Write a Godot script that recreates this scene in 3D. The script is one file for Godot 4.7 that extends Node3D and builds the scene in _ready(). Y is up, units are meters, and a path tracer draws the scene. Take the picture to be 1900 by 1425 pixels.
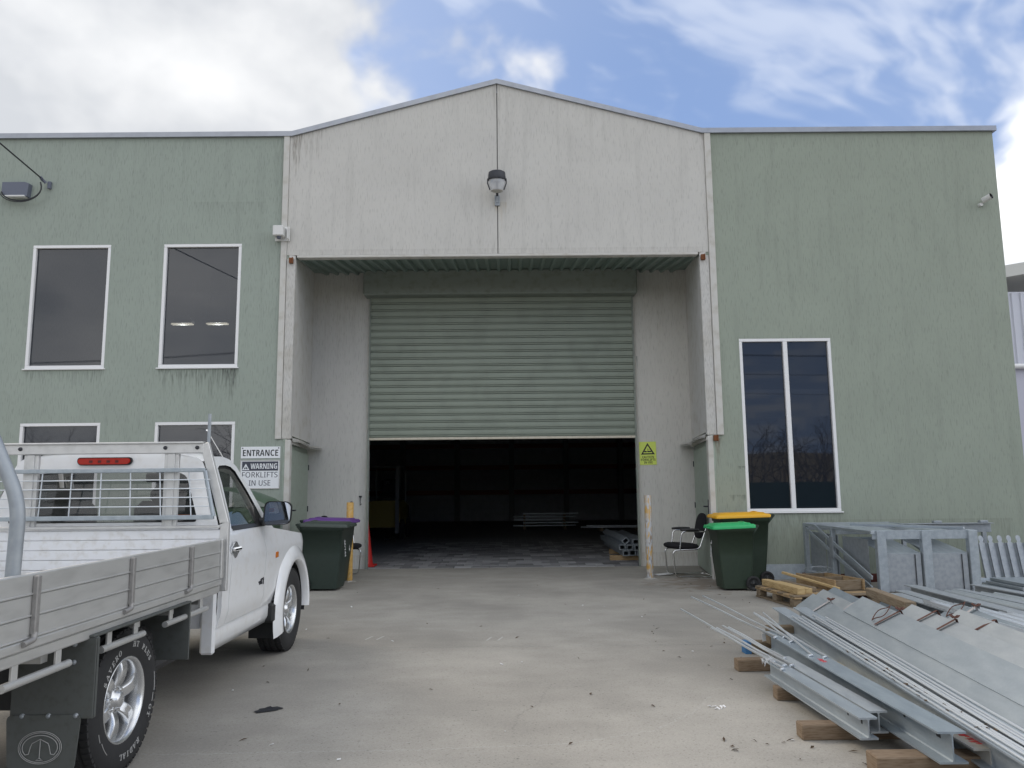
extends Node3D

const CAM_H := 1.45
const WALL_Z := -12.3
const BACK_Z := -14.45
const APEX_X := -0.16

var M := {}
var T := {}
var used := {}


# ------------------------------------------------------------------ shapes
class Shape:
	var st := SurfaceTool.new()
	var sg := -1
	var uvf = null
	var xf := Transform3D.IDENTITY

	func _init() -> void:
		st.begin(Mesh.PRIMITIVE_TRIANGLES)

	func flat() -> Shape:
		sg = -1
		return self

	func smooth(n := 0) -> Shape:
		sg = n
		return self

	func at(t: Transform3D) -> Shape:
		xf = t
		return self

	func v(p: Vector3) -> void:
		var q: Vector3 = xf * p
		st.set_smooth_group(sg)
		if uvf != null:
			st.set_uv(uvf.call(q))
		st.add_vertex(q)

	func tri(a: Vector3, b: Vector3, c: Vector3) -> void:
		if (b - a).cross(c - a).length_squared() < 1e-16:
			return
		v(a); v(b); v(c)

	func quad(a: Vector3, b: Vector3, c: Vector3, d: Vector3) -> void:
		tri(a, b, c)
		tri(a, c, d)

	func box(c: Vector3, s: Vector3) -> Shape:
		var h := s * 0.5
		var p := []
		for i in 8:
			p.append(c + Vector3(h.x if i & 1 else -h.x, h.y if i & 2 else -h.y, h.z if i & 4 else -h.z))
		quad(p[0], p[2], p[3], p[1])
		quad(p[4], p[5], p[7], p[6])
		quad(p[0], p[4], p[6], p[2])
		quad(p[1], p[3], p[7], p[5])
		quad(p[0], p[1], p[5], p[4])
		quad(p[2], p[6], p[7], p[3])
		return self

	# chamfered box
	func cbox(c: Vector3, s: Vector3, r := 0.006) -> Shape:
		var h := s * 0.5
		r = minf(r, minf(h.x, minf(h.y, h.z)) * 0.8)
		var f := func(ax: int, sx: float, sy: float, sz: float) -> Vector3:
			var k := Vector3(h.x - r, h.y - r, h.z - r)
			k[ax] = h[ax]
			return c + Vector3(k.x * sx, k.y * sy, k.z * sz)
		for s1 in [-1.0, 1.0]:
			quad(f.call(0, s1, -1, -1), f.call(0, s1, 1, -1), f.call(0, s1, 1, 1), f.call(0, s1, -1, 1))
			quad(f.call(1, -1, s1, -1), f.call(1, -1, s1, 1), f.call(1, 1, s1, 1), f.call(1, 1, s1, -1))
			quad(f.call(2, -1, -1, s1), f.call(2, 1, -1, s1), f.call(2, 1, 1, s1), f.call(2, -1, 1, s1))
			for s2 in [-1.0, 1.0]:
				quad(f.call(0, s1, s2, -1), f.call(0, s1, s2, 1), f.call(1, s1, s2, 1), f.call(1, s1, s2, -1))
				quad(f.call(0, s1, -1, s2), f.call(0, s1, 1, s2), f.call(2, s1, 1, s2), f.call(2, s1, -1, s2))
				quad(f.call(1, -1, s1, s2), f.call(1, 1, s1, s2), f.call(2, 1, s1, s2), f.call(2, -1, s1, s2))
				for s3 in [-1.0, 1.0]:
					tri(f.call(0, s1, s2, s3), f.call(1, s1, s2, s3), f.call(2, s1, s2, s3))
		return self

	# bar between two points with rectangular section (w across, h up)
	func bar(a: Vector3, b: Vector3, w: float, h: float, up := Vector3.UP, r := 0.0) -> Shape:
		var z := (b - a).normalized()
		if absf(z.dot(up)) > 0.98:
			up = Vector3.RIGHT
		var x := up.cross(z).normalized()
		var y := z.cross(x)
		var keep := xf
		xf = keep * Transform3D(Basis(x, y, z), (a + b) * 0.5)
		if r > 0.0:
			cbox(Vector3.ZERO, Vector3(w, h, a.distance_to(b)), r)
		else:
			box(Vector3.ZERO, Vector3(w, h, a.distance_to(b)))
		xf = keep
		return self

	func tube(pts: Array, r: float, n := 8, caps := true, closed := false) -> Shape:
		var keep := sg
		sg = 1
		var rings := []
		var cnt := pts.size()
		var up := Vector3.UP
		for i in cnt:
			var d: Vector3
			if closed:
				d = (pts[(i + 1) % cnt] - pts[(i + cnt - 1) % cnt]).normalized()
			else:
				d = (pts[mini(i + 1, cnt - 1)] - pts[maxi(i - 1, 0)]).normalized()
			if i == 0 and absf(d.dot(up)) > 0.9:
				up = Vector3.RIGHT
			var x := up.cross(d).normalized()
			var y := d.cross(x).normalized()
			up = y
			var ring := []
			for k in n:
				var a := TAU * k / n
				ring.append(pts[i] + x * cos(a) * r + y * sin(a) * r)
			rings.append(ring)
		var last := cnt if closed else cnt - 1
		for i in last:
			for k in n:
				var k2 := (k + 1) % n
				quad(rings[i][k], rings[i][k2], rings[(i + 1) % cnt][k2], rings[(i + 1) % cnt][k])
		if caps and not closed:
			sg = -1
			for e in [0, cnt - 1]:
				for k in n:
					tri(pts[e], rings[e][k], rings[e][(k + 1) % n])
		sg = keep
		return self

	# profile of Vector2(radius, height) turned round local y
	func lathe(prof: Array, n := 24, sm := true) -> Shape:
		var keep := sg
		for i in prof.size() - 1:
			sg = (2 if sm else -1)
			for k in n:
				var a := TAU * k / n
				var b := TAU * (k + 1) / n
				var p: Vector2 = prof[i]
				var q: Vector2 = prof[i + 1]
				quad(Vector3(cos(a) * p.x, p.y, sin(a) * p.x), Vector3(cos(b) * p.x, p.y, sin(b) * p.x), Vector3(cos(b) * q.x, q.y, sin(b) * q.x), Vector3(cos(a) * q.x, q.y, sin(a) * q.x))
		sg = keep
		return self

	# polygon in local xy extruded along local z
	func prism(poly: PackedVector2Array, z0: float, z1: float, sides_smooth := false) -> Shape:
		var idx := Geometry2D.triangulate_polygon(poly)
		for e in [z0, z1]:
			for i in range(0, idx.size(), 3):
				var a := poly[idx[i]]
				var b := poly[idx[i + 1]]
				var c := poly[idx[i + 2]]
				tri(Vector3(a.x, a.y, e), Vector3(b.x, b.y, e), Vector3(c.x, c.y, e))
		var keep := sg
		if sides_smooth:
			sg = 3
		for i in poly.size():
			var a := poly[i]
			var b := poly[(i + 1) % poly.size()]
			quad(Vector3(a.x, a.y, z0), Vector3(b.x, b.y, z0), Vector3(b.x, b.y, z1), Vector3(a.x, a.y, z1))
		sg = keep
		return self

	# band between two outlines of equal count
	func ring(a: Array, b: Array, closed := true) -> Shape:
		var n := a.size()
		for i in (n if closed else n - 1):
			var j := (i + 1) % n
			quad(a[i], a[j], b[j], b[i])
		return self

	func loft(rows: Array) -> Shape:
		for i in rows.size() - 1:
			for j in rows[i].size() - 1:
				quad(rows[i][j], rows[i][j + 1], rows[i + 1][j + 1], rows[i + 1][j])
		return self

	func fan(pts: Array) -> Shape:
		var c := Vector3.ZERO
		for p in pts:
			c += p
		c /= pts.size()
		for i in pts.size():
			tri(c, pts[i], pts[(i + 1) % pts.size()])
		return self

	func mesh() -> ArrayMesh:
		st.generate_normals()
		return st.commit()


func S() -> Shape:
	return Shape.new()


func T3(p: Vector3, yaw := 0.0, pitch := 0.0, roll := 0.0) -> Transform3D:
	return Transform3D(Basis.from_euler(Vector3(pitch, yaw, roll)), p)


# polyline with rounded corners
func bend(pts: Array, r: float, seg := 5) -> Array:
	var out := [pts[0]]
	for i in range(1, pts.size() - 1):
		var a: Vector3 = pts[i - 1]
		var b: Vector3 = pts[i]
		var c: Vector3 = pts[i + 1]
		var rr := minf(r, minf(a.distance_to(b), b.distance_to(c)) * 0.48)
		var p := b + (a - b).normalized() * rr
		var q := b + (c - b).normalized() * rr
		for k in seg + 1:
			var t := float(k) / seg
			out.append(p.lerp(b, t).lerp(b.lerp(q, t), t))
	out.append(pts[pts.size() - 1])
	return out


func round_poly(pts: Array, r: float, seg := 4) -> PackedVector2Array:
	var out := PackedVector2Array()
	var n := pts.size()
	for i in n:
		var a: Vector2 = pts[(i + n - 1) % n]
		var b: Vector2 = pts[i]
		var c: Vector2 = pts[(i + 1) % n]
		var rr := minf(r, minf(a.distance_to(b), b.distance_to(c)) * 0.48)
		var p := b + (a - b).normalized() * rr
		var q := b + (c - b).normalized() * rr
		for k in seg + 1:
			var t := float(k) / seg
			out.append(p.lerp(b, t).lerp(b.lerp(q, t), t))
	return out


# ------------------------------------------------------------------ nodes
func numbered(called: String) -> String:
	var n: int = used.get(called, 0)
	used[called] = n + 1
	return called if n == 0 else "%s_%03d" % [called, n]


func thing(called: String, label: String, category: String, where := Vector3.ZERO, yaw := 0.0, group := "") -> Node3D:
	var o := Node3D.new()
	o.name = numbered(called)
	add_child(o)
	o.position = where
	o.rotation.y = yaw
	tag(o, label, category, group)
	return o


func tag(o: Node, label: String, category := "", group := "") -> Node:
	o.set_meta("label", label)
	if category != "":
		o.set_meta("category", category)
	if group != "":
		o.set_meta("group", group)
	return o


func part(parent: Node, called: String, shape, material: Material, label := "") -> MeshInstance3D:
	var o := MeshInstance3D.new()
	o.mesh = shape if shape is Mesh else shape.mesh()
	o.material_override = material
	if parent == self:
		o.name = numbered(called)
		add_child(o)
	else:
		o.name = called
		parent.add_child(o, true)
	if label != "":
		o.set_meta("label", label)
	return o


func solid(called: String, shape, material: Material, label: String, category: String, where := Vector3.ZERO, yaw := 0.0, group := "") -> MeshInstance3D:
	var o := part(self, called, shape, material)
	o.position = where
	o.rotation.y = yaw
	tag(o, label, category, group)
	return o


func structure(called: String, shape, material: Material, parent: Node = null) -> MeshInstance3D:
	var o := part(self if parent == null else parent, called, shape, material)
	if parent == null:
		o.set_meta("kind", "structure")
	return o


func words(parent: Node, called: String, text: String, height: float, width: float, where: Vector3, material: Material, bold := false, basis := Basis.IDENTITY) -> MeshInstance3D:
	var tm := TextMesh.new()
	var f := SystemFont.new()
	f.font_names = PackedStringArray(["Droid Sans"])
	if bold:
		f.font_weight = 700
	tm.font = f
	tm.text = text
	tm.font_size = 64
	tm.depth = 0.02
	tm.pixel_size = 0.01
	tm.curve_step = 1.0
	var s := Shape.new()
	var bb: AABB = tm.get_aabb()
	var sc := Vector3(width / bb.size.x, height / bb.size.y, 0.1)
	var c := bb.get_center()
	s.st.append_from(tm, 0, Transform3D(Basis.from_scale(sc), Vector3(-c.x * sc.x, -c.y * sc.y, 0)))
	var o := part(parent, called, s.st.commit(), material)
	o.transform = Transform3D(basis, where)
	return o


# ------------------------------------------------------------------ textures and materials
func lin(r: float, g: float, b: float) -> Color:
	return Color(r, g, b).linear_to_srgb()


func noise(freq: float, sd: int, kind := FastNoiseLite.TYPE_SIMPLEX_SMOOTH, oct := 4) -> FastNoiseLite:
	var n := FastNoiseLite.new()
	n.noise_type = kind
	n.frequency = freq
	n.seed = sd
	n.fractal_octaves = oct
	n.fractal_type = FastNoiseLite.FRACTAL_FBM if oct > 1 else FastNoiseLite.FRACTAL_NONE
	return n


func lut(img: Image, stops: Array) -> ImageTexture:
	# stops: [position, linear Color] in order
	var tab := PackedByteArray()
	for i in 256:
		var t := i / 255.0
		var c: Color = stops[0][1]
		for k in stops.size() - 1:
			if t >= stops[k][0]:
				var u := clampf((t - stops[k][0]) / maxf(stops[k + 1][0] - stops[k][0], 1e-5), 0, 1)
				c = (stops[k][1] as Color).lerp(stops[k + 1][1], u)
		c = c.linear_to_srgb()
		tab.append_array([int(clampf(c.r, 0, 1) * 255), int(clampf(c.g, 0, 1) * 255), int(clampf(c.b, 0, 1) * 255)])
	img.convert(Image.FORMAT_L8)
	var src := img.get_data()
	var out := PackedByteArray()
	out.resize(src.size() * 3)
	for i in src.size():
		var k := src[i] * 3
		out[i * 3] = tab[k]
		out[i * 3 + 1] = tab[k + 1]
		out[i * 3 + 2] = tab[k + 2]
	return ImageTexture.create_from_image(Image.create_from_data(img.get_width(), img.get_height(), false, Image.FORMAT_RGB8, out))


func grey(a: float) -> Color:
	return Color(a, a, a)


func mat(called: String, c: Color, rough := 0.7, metal := 0.0, tex: Texture2D = null, tile := 1.0, world := false) -> StandardMaterial3D:
	var m := StandardMaterial3D.new()
	m.resource_name = called
	m.albedo_color = c
	m.roughness = rough
	m.metallic = metal
	m.cull_mode = BaseMaterial3D.CULL_DISABLED
	if tex != null:
		m.albedo_texture = tex
		m.uv1_triplanar = true
		m.uv1_world_triplanar = world
		m.uv1_scale = Vector3.ONE / tile
	M[called] = m
	return m


func make_textures() -> void:
	T.grain = lut(noise(0.22, 3, FastNoiseLite.TYPE_SIMPLEX_SMOOTH, 3).get_seamless_image(512, 512), [[0.0, grey(0.7)], [0.5, grey(0.95)], [1.0, grey(1.0)]])
	T.blotch = lut(noise(0.012, 5, FastNoiseLite.TYPE_SIMPLEX_SMOOTH, 6).get_seamless_image(512, 512), [[0.0, grey(0.82)], [0.5, grey(0.95)], [1.0, grey(1.0)]])
	T.dirt = lut(noise(0.02, 9, FastNoiseLite.TYPE_SIMPLEX_SMOOTH, 6).get_seamless_image(512, 512), [[0.0, Color(0.8, 0.775, 0.73)], [0.35, Color(0.95, 0.94, 0.92)], [0.55, grey(1.0)], [1.0, grey(1.0)]])
	var cell := noise(0.05, 7, FastNoiseLite.TYPE_CELLULAR, 1)
	cell.cellular_return_type = FastNoiseLite.RETURN_CELL_VALUE
	T.galv = lut(cell.get_seamless_image(512, 512), [[0.0, grey(0.93)], [1.0, grey(1.0)]])
	T.galvblotch = lut(noise(0.014, 15, FastNoiseLite.TYPE_SIMPLEX_SMOOTH, 5).get_seamless_image(512, 512), [[0.0, Color(0.78, 0.8, 0.82)], [0.4, Color(0.9, 0.91, 0.925)], [0.58, Color(0.95, 0.955, 0.96)], [0.7, grey(1.0)], [1.0, grey(1.0)]])
	T.cardirt = lut(noise(0.02, 19, FastNoiseLite.TYPE_SIMPLEX_SMOOTH, 6).get_seamless_image(512, 512), [[0.0, Color(0.92, 0.9, 0.87)], [0.3, Color(0.98, 0.975, 0.965)], [0.45, grey(1.0)], [1.0, grey(1.0)]])
	T.rough = lut(noise(0.02, 11, FastNoiseLite.TYPE_SIMPLEX_SMOOTH, 5).get_seamless_image(512, 512), [[0.0, grey(0.35)], [1.0, grey(1.0)]])
	T.fine = lut(noise(0.3, 12, FastNoiseLite.TYPE_VALUE, 2).get_seamless_image(512, 512), [[0.0, grey(0.0)], [1.0, grey(1.0)]])
	# timber grain, running along x
	var wi := noise(0.06, 21, FastNoiseLite.TYPE_SIMPLEX_SMOOTH, 5).get_seamless_image(64, 512)
	wi.resize(512, 512, Image.INTERPOLATE_CUBIC)
	T.wood = lut(wi, [[0.0, Color(0.5, 0.42, 0.34)], [0.4, Color(0.82, 0.77, 0.7)], [1.0, grey(1.0)]])
	# paint worn off a steel post
	T.worn = lut(noise(0.016, 31, FastNoiseLite.TYPE_SIMPLEX_SMOOTH, 6).get_seamless_image(512, 512), [[0.0, Color(0.5, 0.29, 0.07)], [0.4, Color(0.55, 0.34, 0.1)], [0.45, Color(0.42, 0.36, 0.26)], [0.48, Color(0.42, 0.44, 0.46)], [0.72, Color(0.5, 0.52, 0.54)], [0.8, Color(0.2, 0.18, 0.17)], [1.0, Color(0.15, 0.12, 0.1)]])
	T.paintpost = lut(noise(0.02, 33, FastNoiseLite.TYPE_SIMPLEX_SMOOTH, 6).get_seamless_image(512, 512), [[0.0, Color(0.3, 0.2, 0.1)], [0.17, Color(0.32, 0.24, 0.14)], [0.23, Color(0.5, 0.29, 0.07)], [0.5, Color(0.58, 0.35, 0.09)], [0.75, Color(0.58, 0.38, 0.13)], [0.84, Color(0.45, 0.4, 0.3)], [1.0, Color(0.5, 0.5, 0.48)]])
	# trowelled render: short vertical grooves, seamless tile
	var g := noise(0.3, 41, FastNoiseLite.TYPE_SIMPLEX_SMOOTH, 3).get_seamless_image(512, 48)
	g.resize(512, 512, Image.INTERPOLATE_CUBIC)
	T.render_c = lut(g, [[0.0, grey(1.0)], [0.52, grey(0.97)], [0.66, grey(0.84)], [0.8, grey(0.7)], [1.0, grey(0.6)]])


# painted render for one wall: w x h metres, colour, stains [x0, x1, top, length, strength, colour]; u from the left, v from the top
func wall_texture(w: float, h: float, px: int, c: Color, sd: int, stains: Array) -> ImageTexture:
	var iw := int(w * px)
	var ih := int(h * px)
	var a := noise(0.34, sd, FastNoiseLite.TYPE_SIMPLEX_SMOOTH, 3).get_image(iw, ih / 9)
	a.resize(iw, ih, Image.INTERPOLATE_CUBIC)
	a.convert(Image.FORMAT_L8)
	var b := noise(0.006, sd + 1, FastNoiseLite.TYPE_SIMPLEX_SMOOTH, 6).get_image(iw, ih)
	b.convert(Image.FORMAT_L8)
	var d := noise(0.03, sd + 2, FastNoiseLite.TYPE_SIMPLEX_SMOOTH, 4).get_image(iw, ih / 12)
	d.resize(iw, ih, Image.INTERPOLATE_CUBIC)
	d.convert(Image.FORMAT_L8)
	var ad := a.get_data()
	var bd := b.get_data()
	var dd := d.get_data()
	var groove := PackedFloat32Array()
	var patch := PackedFloat32Array()
	var wash := PackedFloat32Array()
	for i in 256:
		var t := i / 255.0
		groove.append(1.0 - 0.18 * smoothstep(0.58, 0.85, t))
		patch.append(0.96 + 0.07 * t)
		wash.append(1.0 - 0.07 * smoothstep(0.55, 0.95, t))
	var srgb := PackedByteArray()
	for i in 1024:
		srgb.append(int(clampf(Color(i / 1023.0, 0, 0).linear_to_srgb().r, 0, 1) * 255.0))
	var out := PackedByteArray()
	out.resize(iw * ih * 3)
	var r := c.r * 1023.0
	var gg := c.g * 1023.0
	var bb := c.b * 1023.0
	for i in iw * ih:
		var k: float = groove[ad[i]] * patch[bd[i]] * wash[dd[i]]
		out[i * 3] = srgb[mini(1023, int(r * k))]
		out[i * 3 + 1] = srgb[mini(1023, int(gg * k))]
		out[i * 3 + 2] = srgb[mini(1023, int(bb * k))]
	var n1 := noise(0.11, sd + 5, FastNoiseLite.TYPE_SIMPLEX_SMOOTH, 3)
	for s in stains:
		var x0 := clampi(int(s[0] * px), 0, iw - 1)
		var x1 := clampi(int(s[1] * px), 0, iw - 1)
		var y0 := clampi(int((h - s[2]) * px), 0, ih - 1)
		var sc: Color = s[5]
		for x in range(x0, x1):
			var edge: float = minf(1.0, minf(x - x0, x1 - x) / (0.06 * px) + 0.25)
			var ln: float = s[3] * px * clampf(0.45 + 0.75 * n1.get_noise_2d(x, s[2] * 37.0), 0.08, 1.0) * edge
			for y in range(y0, mini(ih, y0 + int(ln))):
				var i := y * iw + x
				var t := (y - y0) / ln
				var k: float = s[4] * (0.55 + 0.9 * n1.get_noise_2d(x * 2.2, y * 0.22)) * (1.0 - t * t) * (0.4 + ad[i] / 255.0 * 1.1)
				k = clampf(k, 0, 0.9)
				var old := Color(out[i * 3] / 255.0, out[i * 3 + 1] / 255.0, out[i * 3 + 2] / 255.0).srgb_to_linear().lerp(sc, k).linear_to_srgb()
				out[i * 3] = int(old.r * 255)
				out[i * 3 + 1] = int(old.g * 255)
				out[i * 3 + 2] = int(old.b * 255)
	return ImageTexture.create_from_image(Image.create_from_data(iw, ih, false, Image.FORMAT_RGB8, out))


const GX0 := -7.0
const GZ0 := -14.6
const GW := 16.0
const GD := 12.0


# concrete of the yard, seen from above: u along x, v along z
func yard_texture() -> ImageTexture:
	var iw := 2048
	var ih := 1536
	var a := noise(0.0035, 61, FastNoiseLite.TYPE_SIMPLEX_SMOOTH, 6).get_image(iw, ih)
	var b := noise(0.02, 62, FastNoiseLite.TYPE_SIMPLEX_SMOOTH, 5).get_image(iw * 2 / 3, ih)
	b.resize(iw, ih, Image.INTERPOLATE_BILINEAR)
	var p := noise(0.33, 63, FastNoiseLite.TYPE_SIMPLEX_SMOOTH, 2).get_image(iw, ih)
	for im in [a, b, p]:
		im.convert(Image.FORMAT_L8)
	var ad := a.get_data()
	var bd := b.get_data()
	var pd := p.get_data()
	var ka := PackedFloat32Array()
	var kb := PackedFloat32Array()
	var kp := PackedFloat32Array()
	var pits := PackedFloat32Array()
	for i in 256:
		var t := i / 255.0
		ka.append(0.82 + 0.28 * smoothstep(0.15, 0.85, t))
		kb.append(0.9 + 0.17 * t)
		kp.append(0.86 + 0.26 * t)
		pits.append(1.0 - 0.5 * smoothstep(0.74, 0.88, t))
	var srgb := PackedByteArray()
	for i in 1024:
		srgb.append(int(clampf(Color(i / 1023.0, 0, 0).linear_to_srgb().r, 0, 1) * 255.0))
	var out := PackedByteArray()
	out.resize(iw * ih * 3)
	for y in ih:
		for x in iw:
			var i := y * iw + x
			var k: float = ka[ad[i]] * kb[bd[i]] * kp[pd[i]]
			if ad[i] > 105:
				k *= pits[pd[i]]
			out[i * 3] = srgb[mini(1023, int(394.0 * k))]
			out[i * 3 + 1] = srgb[mini(1023, int(371.0 * k))]
			out[i * 3 + 2] = srgb[mini(1023, int(330.0 * k))]
	var im := Image.create_from_data(iw, ih, false, Image.FORMAT_RGB8, out)
	var rng := RandomNumberGenerator.new()
	rng.seed = 77
	# white scuffs, dark tar spots and hair cracks
	for k in 260:
		var x := rng.randf() * iw
		var y := rng.randf() * ih
		var ln := int(rng.randf_range(3, 26))
		var ang := rng.randf_range(-0.35, 0.35)
		for s in ln:
			dab(im, x + cos(ang) * s + rng.randf_range(-1, 1), y + sin(ang) * s + rng.randf_range(-0.7, 0.7), Color(0.5, 0.5, 0.48), rng.randf_range(0.05, 0.4))
	for k in 420:
		var x := rng.randf() * iw
		var y := rng.randf() * ih
		var c := rng.randi_range(1, 5)
		for s in c:
			dab(im, x + s + rng.randf_range(-1, 1), y + rng.randf_range(-1, 1), Color(0.07, 0.065, 0.06), rng.randf_range(0.25, 0.8))
	scratch(im, rng, [[-7, -4.53], [-3, -4.5], [-0.6, -4.55], [0.3, -4.62], [0.85, -4.85], [1.2, -5.25], [1.38, -5.6]], Color(0.55, 0.54, 0.52), 0.42)
	scratch(im, rng, [[1.42, -13.0], [1.6, -12.2], [1.72, -11.2], [1.6, -10.2]], Color(0.5, 0.5, 0.48), 0.32)
	scratch(im, rng, [[0.32, -6.0], [0.22, -5.7], [0.2, -5.5], [0.05, -5.2], [0.0, -4.9]], Color(0.1, 0.1, 0.095), 0.35)
	scratch(im, rng, [[-1.2, -9.0], [0.5, -9.4], [2.0, -9.1]], Color(0.16, 0.15, 0.14), 0.22)
	# two pairs of short chalk marks
	for c in [[-1.42, -7.75], [-1.31, -7.75], [-0.24, -7.65], [-0.13, -7.65]]:
		for s in 22:
			for w2 in 2:
				dab(im, (c[0] - GX0) / GW * iw + s * 0.25 + w2, (c[1] - GZ0) / GD * ih - s, Color(0.75, 0.75, 0.73), 0.45)
	# rust-brown earth washed out by the right hand door
	var n2 := noise(0.03, 66, FastNoiseLite.TYPE_SIMPLEX_SMOOTH, 5)
	for yy in range(120, 520):
		for xx in range(1080, 1560):
			var wx := GX0 + xx * GW / iw
			var wz := GZ0 + yy * GD / ih
			var d2 := Vector2((wx - 2.95) / 0.95, (wz + 11.9) / 1.1).length()
			var k2 := clampf((1.0 - d2) * 0.8 + n2.get_noise_2d(xx, yy) * 0.9 - 0.1, 0, 0.5)
			if k2 > 0.0 and d2 < 1.25:
				dab(im, xx, yy, Color(0.2, 0.14, 0.09), k2)
	return ImageTexture.create_from_image(im)


func dab(im: Image, x: float, y: float, c: Color, k: float) -> void:
	var xi := int(x)
	var yi := int(y)
	if xi < 0 or yi < 0 or xi >= im.get_width() or yi >= im.get_height():
		return
	im.set_pixel(xi, yi, im.get_pixel(xi, yi).srgb_to_linear().lerp(c, k).linear_to_srgb())


func scratch(im: Image, rng: RandomNumberGenerator, pts: Array, c: Color, k: float) -> void:
	var wob := noise(0.05, 88, FastNoiseLite.TYPE_SIMPLEX_SMOOTH, 3)
	for i in pts.size() - 1:
		var p := Vector2((pts[i][0] - GX0) / GW * im.get_width(), (pts[i][1] - GZ0) / GD * im.get_height())
		var q := Vector2((pts[i + 1][0] - GX0) / GW * im.get_width(), (pts[i + 1][1] - GZ0) / GD * im.get_height())
		var n := int(p.distance_to(q) * 1.2)
		for s in n:
			var u := p.lerp(q, float(s) / n)
			dab(im, u.x + wob.get_noise_1d(u.y * 3) * 3, u.y + wob.get_noise_1d(u.x * 3) * 3, c, k * rng.randf_range(0.2, 1.2))


func make_materials() -> void:
	var m: StandardMaterial3D
	m = mat("white_render", lin(0.58, 0.57, 0.54), 0.9, 0.0, T.render_c, 1.7, true)
	m.detail_enabled = true
	m.detail_blend_mode = BaseMaterial3D.BLEND_MODE_MUL
	m.detail_albedo = T.dirt
	m.detail_uv_layer = BaseMaterial3D.DETAIL_UV_2
	m.uv2_triplanar = true
	m.uv2_world_triplanar = true
	m.uv2_scale = Vector3.ONE / 6.3
	m = mat("green_render", lin(0.305, 0.345, 0.295), 0.9, 0.0, T.render_c, 1.7, true)
	mat("white_trim", lin(0.57, 0.56, 0.525), 0.75, 0.0, T.dirt, 2.3, true)
	mat("smooth_white", lin(0.64, 0.63, 0.605), 0.8, 0.0, T.dirt, 3.1, true)
	mat("white_frame", lin(0.8, 0.8, 0.8), 0.4)
	mat("flashing", lin(0.36, 0.38, 0.42), 0.35, 0.4, T.blotch, 2.0, true)
	mat("shutter", lin(0.285, 0.325, 0.27), 0.5, 0.1, T.blotch, 3.7, true)
	mat("shutter_hood", lin(0.25, 0.28, 0.25), 0.55, 0.1, T.dirt, 1.9, true)
	mat("soffit_green", lin(0.24, 0.31, 0.28), 0.5, 0.2, T.dirt, 1.3, true)
	mat("door_green", lin(0.34, 0.4, 0.34), 0.55, 0.0, T.dirt, 1.4, true)
	mat("cream", lin(0.62, 0.58, 0.48), 0.5, 0.0, T.dirt, 1.1)
	mat("rust", lin(0.2, 0.075, 0.03), 0.9, 0.0, T.blotch, 0.3)
	mat("shed_wall", lin(0.42, 0.44, 0.47), 0.6, 0.2, T.blotch, 2.0, true)
	mat("shed_column", lin(0.2, 0.21, 0.22), 0.6)
	mat("shed_girt", lin(0.26, 0.075, 0.055), 0.6)
	mat("shed_roof", lin(0.42, 0.43, 0.44), 0.6)
	mat("shed_floor", lin(0.25, 0.25, 0.245), 0.85, 0.0, T.blotch, 2.5, true)
	mat("office_wall", lin(0.28, 0.28, 0.28), 0.9)
	m = mat("window_glass", lin(0.015, 0.02, 0.03), 0.02)
	m.transparency = BaseMaterial3D.TRANSPARENCY_ALPHA
	m.albedo_color.a = 0.8
	m.metallic_specular = 0.62
	m = mat("cab_glass", lin(0.02, 0.03, 0.025), 0.02)
	m.transparency = BaseMaterial3D.TRANSPARENCY_ALPHA
	m.albedo_color.a = 0.3
	mat("mirror_glass", lin(0.75, 0.77, 0.8), 0.03, 1.0)
	m = mat("clear_plastic", lin(0.75, 0.77, 0.8), 0.15)
	m.transparency = BaseMaterial3D.TRANSPARENCY_ALPHA
	m.albedo_color.a = 0.5
	# galvanised steel
	m = mat("galv", lin(0.44, 0.49, 0.525), 0.42, 0.45, T.galvblotch, 1.7)
	m.detail_enabled = true
	m.detail_blend_mode = BaseMaterial3D.BLEND_MODE_MUL
	m.detail_albedo = T.galv
	m.detail_uv_layer = BaseMaterial3D.DETAIL_UV_2
	m.uv2_triplanar = true
	m.uv2_scale = Vector3.ONE / 0.25
	m.uv1_scale = Vector3(1.6, 1.6, 0.4)
	var gb := m.duplicate()
	gb.albedo_color = lin(0.36, 0.415, 0.455)
	M["galv_blue"] = gb
	var gc := m.duplicate()
	gc.albedo_color = lin(0.52, 0.555, 0.575)
	M["galv_pale"] = gc
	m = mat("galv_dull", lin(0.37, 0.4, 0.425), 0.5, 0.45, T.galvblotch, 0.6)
	mat("galv_dusty", lin(0.46, 0.45, 0.42), 0.7, 0.3, T.dirt, 0.7)
	mat("galv_bright", lin(0.7, 0.74, 0.78), 0.32, 0.55)
	mat("chrome", lin(0.8, 0.8, 0.8), 0.12, 1.0)
	mat("alloy", lin(0.7, 0.71, 0.72), 0.25, 0.85)
	m = mat("tray_aluminium", lin(0.58, 0.58, 0.565), 0.42, 0.5, T.blotch, 0.8)
	m.uv1_scale = Vector3(2.0, 2.0, 0.5)
	mat("tray_white", lin(0.8, 0.81, 0.83), 0.45, 0.15, T.dirt, 0.9)
	mat("post_aluminium", lin(0.66, 0.66, 0.65), 0.4, 0.5, T.blotch, 0.7)
	mat("latch_steel", lin(0.34, 0.33, 0.32), 0.5, 0.5, T.blotch, 0.2)
	m = mat("car_paint", lin(0.87, 0.88, 0.89), 0.3, 0.0, T.cardirt, 1.3)
	m.clearcoat_enabled = true
	m.clearcoat = 1.0
	m.clearcoat_roughness = 0.05
	mat("black_plastic", lin(0.022, 0.023, 0.024), 0.45, 0.0, T.blotch, 0.5)
	mat("mudguard", lin(0.085, 0.092, 0.088), 0.6, 0.0, T.dirt, 0.5)  # dark plastic lifted to grey-green, flare haze put into its colour
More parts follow.
